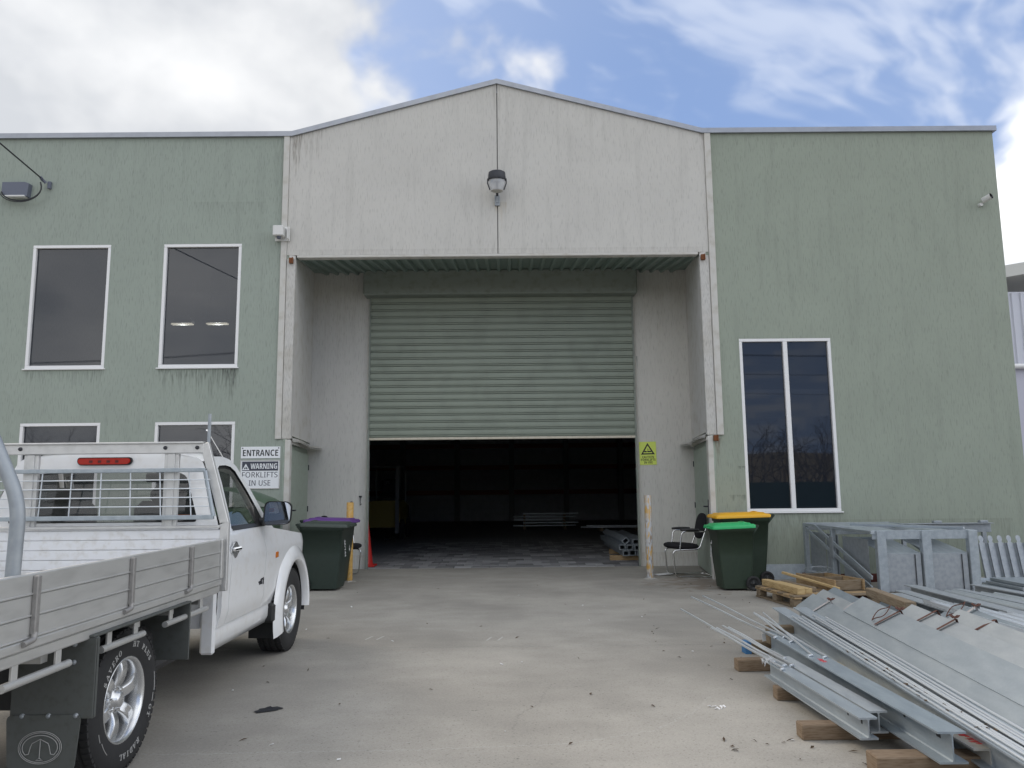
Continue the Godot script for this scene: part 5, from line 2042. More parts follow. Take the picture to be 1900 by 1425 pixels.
func beam(label: String, far: Vector3, ln: float, yaw: float, w: float, h: float, m: Material, pitch := 0.0) -> Node3D:
	# far: middle of the underside at the far end
	var t := thing("steel_beam", label, "steel beam", far, yaw)
	t.rotation.x = pitch
	var s := S()
	s.prism(i_section(w, h), 0.0, ln)
	part(t, "section", s, m)
	return t


func bearer(label: String, c: Vector3, size: Vector3, yaw: float, m: Material, group := "") -> Node3D:
	var t := thing("timber_bearer", label, "timber", c, yaw, group)
	var s := S()
	s.cbox(Vector3(0, size.y / 2, 0), size, 0.006)
	part(t, "baulk", s, m)
	return t


func rod(a: Vector3, b: Vector3, label: String, group: String, r := 0.0085, hook := true) -> void:
	var o := thing("steel_rod", label, "steel rod", a, 0.0, group)
	var s := S()
	var d := b - a
	var side := d.cross(Vector3.UP).normalized()
	var pts := [Vector3.ZERO, d * 0.3 + Vector3(0, 0.004, 0), d * 0.65 - Vector3(0, 0.003, 0), d]
	if hook:
		pts.append(d + d.normalized() * 0.015 + side * 0.03)
	s.tube(pts, r, 6)
	part(o, "bar", s, M.galv_bright)


func build_steel() -> void:
	# timber under the beams
	bearer("short dark hardwood bearer under the near ends of the two small beams", Vector3(2.35, 0, -4.68), Vector3(1.38, 0.085, 0.1), 0.0, M.dunnage)
	bearer("thick hardwood bearer under the lettered beam end", Vector3(2.5, 0, -4.12), Vector3(1.36, 0.095, 0.13), 0.0, M.dunnage)
	bearer("brown timber block sticking out beneath the thin rods", Vector3(2.15, 0, -6.35), Vector3(0.75, 0.09, 0.1), 0.05, M.dunnage)
	var b4 := bearer("weathered timber bearer with a blue painted end under the far beam ends", Vector3(2.68, 0, -7.0), Vector3(1.3, 0.1, 0.1), 0.04, M.pallet_grey)
	var bl := S()
	bl.cbox(Vector3(-0.625, 0.05, 0), Vector3(0.055, 0.106, 0.106), 0.004)
	part(b4, "painted_end", bl, M.blue_paint)
	bearer("packing timber laid across the far bearer under the pair of long beams", Vector3(2.45, 0.1, -6.85), Vector3(0.5, 0.15, 0.1), 0.04, M.pallet_grey)
	bearer("small dark bearer under the middle of the two short beams", Vector3(2.1, 0, -5.5), Vector3(0.6, 0.085, 0.09), 0.0, M.dunnage)
	for q in [[3.4, -7.3, 1.2], [3.3, -4.9, 1.4]]:
		bearer("thick timber bearer under the strapped angle bundle", Vector3(q[0], 0, q[1]), Vector3(q[2], 0.22 if q[1] < -6 else 0.14, 0.1), 0.03, M.pallet_grey, "bearers under the strapped bundle")
	# beams, front to back
	var a := beam("short light galvanised I-beam, outermost towards the driveway", Vector3(1.87, 0.087, -5.78), 1.43, -0.035 + 0.07, 0.1, 0.115, M.galv)
	var hs := S()
	for z in [1.2, 1.36]:
		hs.cbox(Vector3(-0.0042, 0.075, z), Vector3(0.003, 0.022, 0.014), 0.001)
	part(a, "bolt_hole", hs, M.sign_black)
	beam("short light galvanised I-beam tucked behind the outermost one", Vector3(1.985, 0.087, -5.86), 1.4, 0.03, 0.1, 0.118, M.galv_pale)
	var c := beam("deep galvanised I-beam with a red chalk mark on its top flange", Vector3(2.155, 0.1, -6.6), 2.66, -0.005, 0.14, 0.15, M.galv_blue)
	hs = S()
	for z in [2.2, 2.53, 2.55]:
		hs.cbox(Vector3(-0.0042, 0.1, z), Vector3(0.003, 0.022, 0.018), 0.001)
	part(c, "bolt_hole", hs, M.sign_black)
	scrawl(c, Vector3(-0.01, 0.1505, 1.1), 0.05, 0.1, 5, M.chalk_red)
	var d := beam("dusty galvanised I-beam with red marker scrawl near its end", Vector3(2.38, 0.03, -5.95), 1.98, -0.02, 0.16, 0.13, M.galv_dusty)
	scrawl(d, Vector3(0.0, 0.1305, 1.83), 0.09, 0.16, 9, M.chalk_red)
	var ds := S()
	var rng := RandomNumberGenerator.new()
	rng.seed = 7
	for i in 5:
		var p := round_poly([Vector2(-0.05, -0.03), Vector2(0.05, -0.04), Vector2(0.04, 0.05), Vector2(-0.05, 0.03)], 0.03)
		ds.at(Transform3D(Basis(Vector3(1, 0, 0), Vector3(0, 0, rng.randf_range(1, 2.4)), Vector3(0, 1, 0)), Vector3(-0.02 + rng.randf_range(-0.02, 0.02), 0.1302, 0.15 + i * 0.22)))
		ds.prism(p, 0, 0.002)
	part(d, "dried_mud", ds, M.cream_dust)
	beam("long galvanised I-beam on top of the stack under thin rods, driveway side", Vector3(2.43, 0.2, -7.2), 4.2, -0.026, 0.12, 0.15, M.galv, 0.04)
	beam("long galvanised I-beam on top of the stack beside the strapped bundle", Vector3(2.62, 0.2, -7.2), 4.2, -0.04, 0.12, 0.15, M.galv, 0.04)
	# thin rods
	var g1 := "thin rods jutting over the driveway"
	for q in [[Vector3(1.67, 0.25, -7.8), Vector3(1.85, 0.212, -5.44)], [Vector3(1.9, 0.29, -8.34), Vector3(2.1, 0.258, -6.3)], [Vector3(2.04, 0.29, -8.41), Vector3(2.17, 0.258, -6.3)], [Vector3(1.73, 0.23, -6.88), Vector3(1.86, 0.21, -5.66)], [Vector3(1.77, 0.235, -6.85), Vector3(1.9, 0.213, -5.54)], [Vector3(1.84, 0.24, -6.92), Vector3(1.95, 0.214, -5.54)], [Vector3(1.87, 0.24, -6.84), Vector3(1.97, 0.214, -5.75)], [Vector3(2.21, 0.3, -7.22), Vector3(2.2, 0.258, -5.58)], [Vector3(2.29, 0.3, -7.21), Vector3(2.12, 0.258, -5.63)], [Vector3(2.2, 0.3, -7.19), Vector3(2.16, 0.258, -6.12)]]:
		rod(q[0], q[1], "thin bright hooked steel rod jutting from the beam ends over the driveway", g1)
	var g2 := "long rods on the top beams"
	for q in [[2.39, -6.75, -0.03], [2.425, -6.7, -0.028], [2.46, -6.5, -0.03], [2.475, -6.75, -0.04], [2.51, -6.2, -0.038], [2.55, -6.65, -0.042], [2.585, -6.8, -0.043], [2.62, -6.6, -0.05], [2.655, -6.7, -0.043]]:
		var y0: float = 0.36 - (q[1] + 7.2) * 0.04
		rod(Vector3(q[0], y0, q[1]), Vector3(q[0] + q[2] * 3.7, y0 - 3.7 * 0.04, q[1] + 3.7), "long bright galvanised rod lying along the upper pair of beams", g2, 0.0075, false)
	# debris on the beam
	var lf := S()
	for i in 45:
		var z := rng.randf_range(0, 1.6)
		lf.at(Transform3D(Basis.from_euler(Vector3(rng.randf_range(-0.5, 0.5), rng.randf() * 6, rng.randf_range(-0.5, 0.5))), Vector3(-z * 0.03 + rng.randf_range(-0.05, 0.05), 0.005 - z * 0.04, z)))
		lf.box(Vector3.ZERO, Vector3(rng.randf_range(0.012, 0.05), 0.002, rng.randf_range(0.008, 0.02)))
	var lo := solid("dry_leaves", lf, M.leaf_litter, "dark dry leaf litter caught between the rods on the upper beams", "leaf litter", Vector3(2.4, 0.29, -5.6))
	lo.set_meta("kind", "stuff")
	# plastic tag and tape
	var tg := S()
	tg.at(T3(Vector3.ZERO, 0.3, 0, 0.08))
	tg.box(Vector3(0, -0.035, 0), Vector3(0.035, 0.06, 0.002))
	solid("paper_tag", tg, M.paper, "small white tag hanging from the deep beam with the red mark", "tag", Vector3(2.09, 0.235, -6.598))
	# strapped bundle of folded angles
	var g3 := "folded angles in the strapped bundle"
	var an := S()
	an.prism(PackedVector2Array([Vector2(0, 0), Vector2(0.175, 0.125), Vector2(0.2, 0.02), Vector2(0.192, 0.018), Vector2(0.17, 0.11), Vector2(0.005, -0.008)]), 0.0, 5.0)
	var am := an.mesh()
	var ends := [[2.84, 0.25, -7.9], [3.045, 0.253, -8.15], [3.25, 0.256, -8.4], [3.455, 0.259, -7.6], [2.93, 0.345, -7.0], [3.13, 0.345, -6.55], [3.33, 0.345, -6.2], [3.53, 0.345, -6.6]]
	var which := ["lowest, beside the long beams", "second from the long beams, lower layer", "third from the long beams, lower layer", "under the square timber", "upper layer beside the long beams", "upper layer under the brown looped strap", "upper layer under the knotted brown strap", "upper layer under the hooped strap"]
	for i in ends.size():
		var q = ends[i]
		var t := thing("steel_angle", "folded galvanised angle in strapped bundle, " + which[i], "steel angle", Vector3(q[0], q[1], q[2]), -0.07, g3)
		t.rotation.x = 0.0325
		t.rotation.z = 0.05 * sin(i * 2.4)
		t.rotation.y = -0.07 + 0.006 * sin(i * 1.7)
		part(t, "section", am, [M.galv, M.galv_blue, M.galv_pale][(i * 2 + i / 3) % 3])
	# straps
	strap("pale webbing strap tied round the far end of the angle bundle", ends, [0, 1, 2], -7.45, M.strap_pale, 1)
	strap("brown webbing strap with a loose loop on the angle bundle", ends, [4, 5], -6.3, M.strap_brown, 2)
	strap("brown webbing strap knotted across the middle angles", ends, [5, 6], -5.9, M.strap_brown, 3)
	strap("pale hooped strap on the angles next to the tall beam", ends, [7], -6.35, M.strap_pale, 4)
	bearer("weathered square timber lying on the strapped angles", Vector3(3.42, 0.38, -7.15), Vector3(0.09, 0.08, 0.95), -0.1, M.pallet_grey)
	# further beams towards the frame
	for q in [[3.5, -7.5, 1.3], [4.0, -5.2, 1.6]]:
		bearer("grey bearer under the tall beams near the galvanised frame", Vector3(q[0] + 0.7, 0, q[1]), Vector3(q[2], 0.15, 0.1), 0.0, M.pallet_grey, "bearers under the tall beams")
	beam("tall galvanised I-beam right of the strapped bundle carrying channels", Vector3(3.72, 0.152, -7.65), 4.4, -0.05, 0.12, 0.25, M.galv_dull)
	beam("tall galvanised I-beam behind the one carrying channels", Vector3(3.88, 0.152, -7.85), 4.4, -0.05, 0.13, 0.25, M.galv_dull)
	for i in 4:
		var ch := thing("steel_channel", "bright slim galvanised channel laid along the tall beams", "steel channel", Vector3(3.68 + i * 0.085, 0.405, -7.0 + i * 0.22), -0.05, "channels on the tall beams")
		var s := S()
		s.prism(PackedVector2Array([Vector2(-0.035, 0), Vector2(0.035, 0), Vector2(0.035, 0.03), Vector2(0.03, 0.03), Vector2(0.03, 0.005), Vector2(-0.03, 0.005), Vector2(-0.03, 0.03), Vector2(-0.035, 0.03)]), 0, 3.6)
		part(ch, "section", s, M.galv_bright)
	beam("galvanised I-beam between the channels and the two pipes", Vector3(4.18, 0.152, -8.25), 4.4, -0.02, 0.14, 0.25, M.galv_dull)
	for q in [[4.3, -7.8], [4.38, -7.82]]:
		var p := thing("steel_pipe", "long dull galvanised pipe lying beside the frame", "steel pipe", Vector3(q[0], 0.2, q[1]), 0.03, "pipes beside the frame")
		var s := S()
		s.tube([Vector3(0, 0.18, 0), Vector3(0, 0.18, 4.0)], 0.03, 12)
		part(p, "tube", s, M.galv)
	beam("galvanised I-beam just right of the two pipes", Vector3(4.52, 0.152, -8.0), 3.0, 0.05, 0.1, 0.24, M.galv_dull)
	for q in [[4.62, -7.75], [4.72, -7.7]]:
		var p := thing("steel_pipe", "galvanised pipe between the two rearmost beams", "steel pipe", Vector3(q[0], 0.2, q[1]), 0.08, "pipes between the rear beams")
		var s := S()
		s.tube([Vector3(0, 0.17, 0), Vector3(0, 0.17, 3.0)], 0.026, 12)
		part(p, "tube", s, M.galv)
	beam("galvanised I-beam rearmost of the row near the galvanised frame", Vector3(4.85, 0.152, -8.25), 3.0, 0.1, 0.12, 0.25, M.galv_dull)
	beam("stub of galvanised I-beam farthest right past the pipes", Vector3(5.4, 0.15, -7.9), 2.5, 0.15, 0.14, 0.24, M.galv_dull)
	build_frame()
	build_pallet()


func scrawl(parent: Node, where: Vector3, w: float, ln: float, n: int, m: Material) -> void:
	var s := S()
	var rng := RandomNumberGenerator.new()
	rng.seed = n * 13
	var pts := []
	for i in n * 3:
		var t := i / float(n * 3 - 1)
		pts.append(where + Vector3((0.5 if i % 2 else -0.5) * w * rng.randf_range(0.4, 1.0), 0.0, (t - 0.5) * ln + rng.randf_range(-0.008, 0.008)))
	for i in pts.size() - 1:
		s.bar(pts[i], pts[i + 1], 0.005, 0.001)
	part(parent, "marker_scrawl", s, m)


func strap(label: String, ends: Array, over: Array, z: float, m: Material, sd: int) -> void:
	# webbing draped over the ridges of the angles it crosses
	var path := []
	for k in over:
		var e = ends[k]
		var x: float = e[0] - 0.07 * (z - e[2])
		var y: float = e[1] - 0.0325 * (z - e[2])
		path.append_array([Vector3(x + 0.01, y + 0.018, 0), Vector3(x + 0.175, y + 0.14, 0.02), Vector3(x + 0.196, y + 0.07, 0.03)])
	var t := thing("strap", label, "strap", Vector3(path[0].x, path[0].y, z))
	var o: Vector3 = path[0]
	var rows := []
	for i in path.size():
		var p: Vector3 = path[i] - o
		p.z += 0.035 * i - 0.03 * sin(i * 2.0 + sd)
		rows.append([p + Vector3(0, 0, -0.018), p + Vector3(0, 0.003, 0.018)])
	var s := S()
	s.loft(rows)
	part(t, "webbing", s, m)
	var top: Vector3 = path[1] - o + Vector3(0, 0.01, 0.04)
	s = S()
	for k in 2:
		var pts := []
		for i in 11:
			var a := TAU * i / 10.0
			pts.append(top + Vector3(cos(a) * (0.022 + 0.012 * k), 0.006 + 0.008 * sin(a * 2 + k), sin(a) * 0.02 + 0.01 * k))
		s.tube(pts, 0.005, 5, false)
	part(t, "knot", s, M.strap_brown)
	if sd == 2 or sd == 4:
		s = S()
		var lp := []
		for i in 21:
			var a := TAU * i / 20.0
			var u := 0.5 + 0.5 * cos(a)
			lp.append(Vector3(0.02 + 0.15 * u, 0.025 + 0.108 * u + 0.01 * sin(a * 3), -0.1 + sin(a) * 0.05))
		s.tube(lp, 0.004, 5, false)
		part(t, "loose_end", s, M.strap_brown)


func plate(s: Shape, a: Vector3, b: Vector3, c: Vector3, d: Vector3, th := 0.006) -> void:
	var n := (b - a).cross(d - a).normalized() * th
	var p := [a, b, c, d]
	var q := []
	for v in p:
		q.append(v - n)
	s.quad(a, b, c, d)
	s.quad(q[0], q[1], q[2], q[3])
	s.ring(p, q)


func build_frame() -> void:
	# galvanised stair or platform module resting on a red oxide skid
	var sk := thing("red_skid", "rusty red-brown steel channel skid under the galvanised frame", "steel skid", Vector3(4.45, 0, -10.8))
	for q in [[Vector3(0.03, 0.06, -1.25), Vector3(0.03, 0.06, 1.3)], [Vector3(1.35, 0.06, -1.25), Vector3(1.35, 0.06, 1.15)]]:
		var s := S()
		s.bar(q[0], q[1], 0.05, 0.12, Vector3.UP, 0.004)
		part(sk, "side_channel", s, M.red_oxide)
	for z in [1.17, -1.0]:
		var s := S()
		s.bar(Vector3(0.06, 0.06, z), Vector3(1.32, 0.06, z), 0.06, 0.12, Vector3.UP, 0.004)
		part(sk, "cross_channel", s, M.red_oxide)
	var f := thing("platform_module", "large boxy galvanised steel frame with sloping chutes and braced side against the green wall", "steel frame", Vector3(4.5, 0.121, -9.72))
	# local: x right, z to the viewer, origin front left bottom
	var W := 1.28
	var H := 0.75
	var D := 2.2
	for x in [0.06, 0.62, 1.2]:
		var s := S()
		s.cbox(Vector3(x + 0.045, H / 2, 0), Vector3(0.11, H, 0.012), 0.003)
		s.cbox(Vector3(x - 0.006, H / 2, -0.04), Vector3(0.01, H, 0.07), 0.003)
		part(f, "front_post", s, M.galv)
	for x in [0.0, W]:
		for z in [-D * 0.55, -D]:
			var s := S()
			s.cbox(Vector3(x, H / 2, z), Vector3(0.06, H, 0.06 if z > -2 else 0.08), 0.004)
			part(f, "side_post", s, M.galv)
		var s2 := S()
		s2.bar(Vector3(x, H - 0.02, 0), Vector3(x, H - 0.02, -D), 0.05, 0.04, Vector3.UP, 0.003)
		part(f, "top_rail", s2, M.galv)
		s2 = S()
		s2.bar(Vector3(x, 0.02, 0), Vector3(x, 0.02, -D), 0.05, 0.04, Vector3.UP, 0.003)
		part(f, "bottom_rail", s2, M.galv)
		for q in [[Vector3(x - 0.03, 0.05, -0.05), Vector3(x - 0.03, H - 0.08, -D + 0.1)], [Vector3(x - 0.035, 0.18, -0.02), Vector3(x - 0.035, H - 0.02, -D * 0.8)]]:
			var s := S()
			s.bar(q[0], q[1], 0.02, 0.05, Vector3.UP, 0.003)
			part(f, "brace", s, M.galv)
		var gp := S()
		gp.cbox(Vector3(x - 0.045, H * 0.62, -D * 0.53), Vector3(0.012, 0.3, 0.12), 0.004)
		part(f, "gusset", gp, M.galv_dull)
	for z in [-0.03, -D * 0.5, -D]:
		var s := S()
		s.bar(Vector3(0.0, H - 0.05, z), Vector3(W, H - 0.05, z), 0.012, 0.11, Vector3.UP, 0.002)
		part(f, "cross_rail", s, M.galv)
	# front panels and sloping chutes behind the upper opening
	for x in [0.15, 0.73]:
		var s := S()
		s.cbox(Vector3(x + 0.215, 0.24, -0.02), Vector3(0.44, 0.46, 0.006), 0.002)
		part(f, "front_panel", s, M.galv_dull)
		s = S()
		plate(s, Vector3(x - 0.01, 0.475, -0.02), Vector3(x + 0.44, 0.475, -0.02), Vector3(x + 0.44, 0.62, -0.9), Vector3(x - 0.01, 0.62, -0.9))
		part(f, "chute", s, M.galv)
		s = S()
		s.cbox(Vector3(x + 0.36, 0.24, -0.008), Vector3(0.012, 0.44, 0.006), 0.002)
		part(f, "seam_strip", s, M.dark_metal)
	# cladding inside the braced side and deck plates on top
	for q in [[-0.25, -1.0], [-1.15, -1.55], [-1.6, -2.15]]:
		var s := S()
		plate(s, Vector3(0.05, 0.06, q[0]), Vector3(0.05, 0.06, q[1]), Vector3(0.05, H - 0.12, q[1]), Vector3(0.05, H - 0.12, q[0]))
		part(f, "side_plate", s, M.galv_dull)
	for q in [[0.08, 0.5, -0.3, -1.0], [0.08, 0.6, -1.15, -2.1], [0.68, 1.2, -1.15, -2.1], [0.68, 1.2, -0.35, -1.0]]:
		var s := S()
		plate(s, Vector3(q[0], H - 0.025, q[2]), Vector3(q[1], H - 0.025, q[2]), Vector3(q[1], H + 0.005, q[3]), Vector3(q[0], H + 0.005, q[3]))
		part(f, "deck_plate", s, M.galv)
	var dr := S()
	dr.bar(Vector3(0.3, H + 0.02, -1.3), Vector3(1.2, H + 0.02, -0.1), 0.05, 0.03, Vector3.UP, 0.003)
	part(f, "loose_rail", dr, M.galv)
	# long channel on trestle legs behind, to the right
	var ch := thing("steel_gantry", "long dull galvanised channel on short legs behind the palisade panel", "steel gantry", Vector3(6.55, 0, -11.85))
	var s := S()
	s.cbox(Vector3(0, 0.78, 0), Vector3(1.45, 0.13, 0.05), 0.004)
	s.cbox(Vector3(0, 0.85, 0.04), Vector3(1.45, 0.012, 0.12), 0.003)
	part(ch, "channel", s, M.galv_dull)
	for x in [-0.6, 0.62]:
		s = S()
		s.cbox(Vector3(x, 0.36, 0), Vector3(0.06, 0.72, 0.05), 0.004)
		part(ch, "leg", s, M.galv_dull)
	for x in [-0.1, 0.6]:
		s = S()
		s.cbox(Vector3(x, 0.875, 0.04), Vector3(0.12, 0.035, 0.08), 0.006)
		part(ch, "cleat", s, M.galv_dull)
	# palisade panel leaning on it
	var pf := thing("palisade_panel", "galvanised palisade fence panel with notched pale tops leaning against the wall", "fence panel", Vector3(6.85, 0, -11.35))
	pf.rotation.x = -0.22
	var pale := S()
	var pp := [Vector2(-0.06, 0.09), Vector2(0.06, 0.09), Vector2(0.06, 0.585), Vector2(0.025, 0.6), Vector2(0.025, 0.615), Vector2(0.04, 0.645), Vector2(0.035, 0.68), Vector2(0.015, 0.7), Vector2(-0.015, 0.7), Vector2(-0.035, 0.68), Vector2(-0.04, 0.645), Vector2(-0.025, 0.615), Vector2(-0.025, 0.6), Vector2(-0.06, 0.585)]
	# folded pale: two wings bent back from a raised middle
	pale.prism(PackedVector2Array(pp), 0.0, 0.004)
	pale.box(Vector3(-0.06, 0.34, 0.014), Vector3(0.005, 0.5, 0.032))
	pale.box(Vector3(0.06, 0.34, 0.014), Vector3(0.005, 0.5, 0.032))
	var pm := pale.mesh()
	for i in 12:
		var o := part(pf, "pale", pm, M.galv_dull)  # darker zinc colour stands in for dark reflections on the pale faces
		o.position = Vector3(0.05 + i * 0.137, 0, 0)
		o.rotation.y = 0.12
	s = S()
	s.cbox(Vector3(0.8, 0.06, 0.0), Vector3(1.8, 0.07, 0.05), 0.004)
	part(pf, "bottom_rail", s, M.galv)
	s = S()
	s.cbox(Vector3(0.8, 0.5, -0.05), Vector3(1.8, 0.05, 0.03), 0.004)
	part(pf, "top_rail", s, M.galv)
	var sh := thing("steel_plate_stack", "flat galvanised plates on the ground in front of the palisade panel", "steel plate", Vector3(7.6, 0, -10.75))
	for i in 3:
		s = S()
		s.cbox(Vector3(0.05 * i, 0.02 + i * 0.045, 0.02 * i), Vector3(1.9, 0.04, 0.8), 0.004)
		part(sh, "plate", s, M.galv)
	# sheet leaning on the wall by the bins
	s = S()
	s.at(T3(Vector3(0, 0, 0), 0, -0.12))
	s.box(Vector3(0, 0.115, 0), Vector3(0.8, 0.23, 0.006))
	solid("steel_sheet", s, M.galv, "small dark steel sheet leaning on the green wall behind the pallet", "steel sheet", Vector3(4.35, 0, -12.22))


func build_pallet() -> void:
	var p := thing("pallet", "weathered timber pallet loaded with offcuts beside the green-lidded bin", "pallet", Vector3(3.83, 0, -9.95), 0.13)
	var rng := RandomNumberGenerator.new()
	rng.seed = 55
	for x in [-0.5, 0.0, 0.5]:
		for z in [-0.45, 0.0, 0.45]:
			var s := S()
			s.cbox(Vector3(x, 0.062, z), Vector3(0.1, 0.08, 0.1), 0.006)
			part(p, "block", s, M.pallet_grey)
		var s2 := S()
		s2.cbox(Vector3(x, 0.011, 0), Vector3(0.1, 0.02, 1.05), 0.004)
		part(p, "bottom_board", s2, M.pallet_grey)
		s2 = S()
		s2.cbox(Vector3(x, 0.1135, 0), Vector3(0.1, 0.02, 1.05), 0.004)
		part(p, "stringer", s2, M.pallet_wood)
	for i in 7:
		var s := S()
		s.cbox(Vector3(0, 0.135, -0.46 + i * 0.153 + rng.randf_range(-0.01, 0.01)), Vector3(1.12, 0.02, 0.1), 0.004)
		part(p, "deck_board", s, M.pallet_wood if i % 2 else M.pallet_grey)
	var items := [[-0.42, 0.186, -0.02, 0.1, 0.08, 0.95, 0.0, "fresh_timber", "pale sawn timber offcut lying along the pallet edge nearest the bins"], [-0.28, 0.175, -0.05, 0.09, 0.06, 0.8, 0.03, "fresh_timber", "pale short plank second from the pallet edge by the bins"], [-0.17, 0.175, -0.1, 0.08, 0.06, 0.7, 0.05, "pallet_grey", "greenish grey plank among the offcuts on the pallet"]]
	for q in items:
		var t := thing("timber_offcut", q[8], "timber", p.transform * Vector3(q[0], q[1] - q[4] / 2 , q[2]), 0.13 + q[6])
		var s := S()
		s.cbox(Vector3(0, q[4] / 2, 0), Vector3(q[3], q[4], q[5]), 0.005)
		part(t, "plank", s, M[q[7]])
	var st := thing("timber_batten", "slender pale batten lying diagonally over the pallet offcuts", "timber", p.transform * Vector3(0.0, 0.25, -0.1), 0.13)
	var s3 := S()
	s3.bar(Vector3(-0.12, 0.04, -0.5), Vector3(0.12, -0.06, 0.45), 0.045, 0.03, Vector3.UP, 0.004)
	part(st, "batten", s3, M.fresh_timber)
	var cr := thing("timber_crate", "open brown timber crate frame on the pallet", "crate", p.transform * Vector3(0.3, 0.147, -0.18), 0.2)
	for q in [[-0.2, 0.0, 0.025, 0.85], [0.2, 0.0, 0.025, 0.85]]:
		var s := S()
		s.cbox(Vector3(q[0], 0.07, q[1]), Vector3(q[2], 0.13, q[3]), 0.004)
		part(cr, "side_board", s, M.pallet_wood)
	for z in [-0.4, 0.0, 0.38]:
		var s := S()
		s.cbox(Vector3(0, 0.065, z), Vector3(0.37, 0.12, 0.03), 0.004)
		part(cr, "end_board", s, M.pallet_grey)
	for i in 4:
		var t := thing("timber_offcut", "rough brown board lying flat between the pallet and the steel bundle", "timber", Vector3(3.75 + 0.2 * i, 0.004 + 0.03 * (i % 2), -9.2 + 0.12 * i), 0.4 + 0.5 * i, "rough boards by the pallet")
		var s := S()
		s.cbox(Vector3(0, 0.015, 0), Vector3(0.9 - 0.1 * i, 0.028, 0.09), 0.004)
		part(t, "board", s, M.pallet_grey if i % 2 else M.pallet_wood)
	# packing wire
	var ws := S()
	for k in 4:
		var pts := []
		for i in 13:
			var a := TAU * i / 12.0
			pts.append(Vector3(cos(a) * (0.08 + 0.02 * k) + k * 0.05, 0.04 + sin(a) * 0.04, sin(a + k) * 0.05))
		ws.tube(pts, 0.003, 4, false)
	solid("wire_coil", ws, M.galv_dull, "loose coil of wire on the back of the timber crate", "wire", p.transform * Vector3(0.25, 0.285, -0.55))


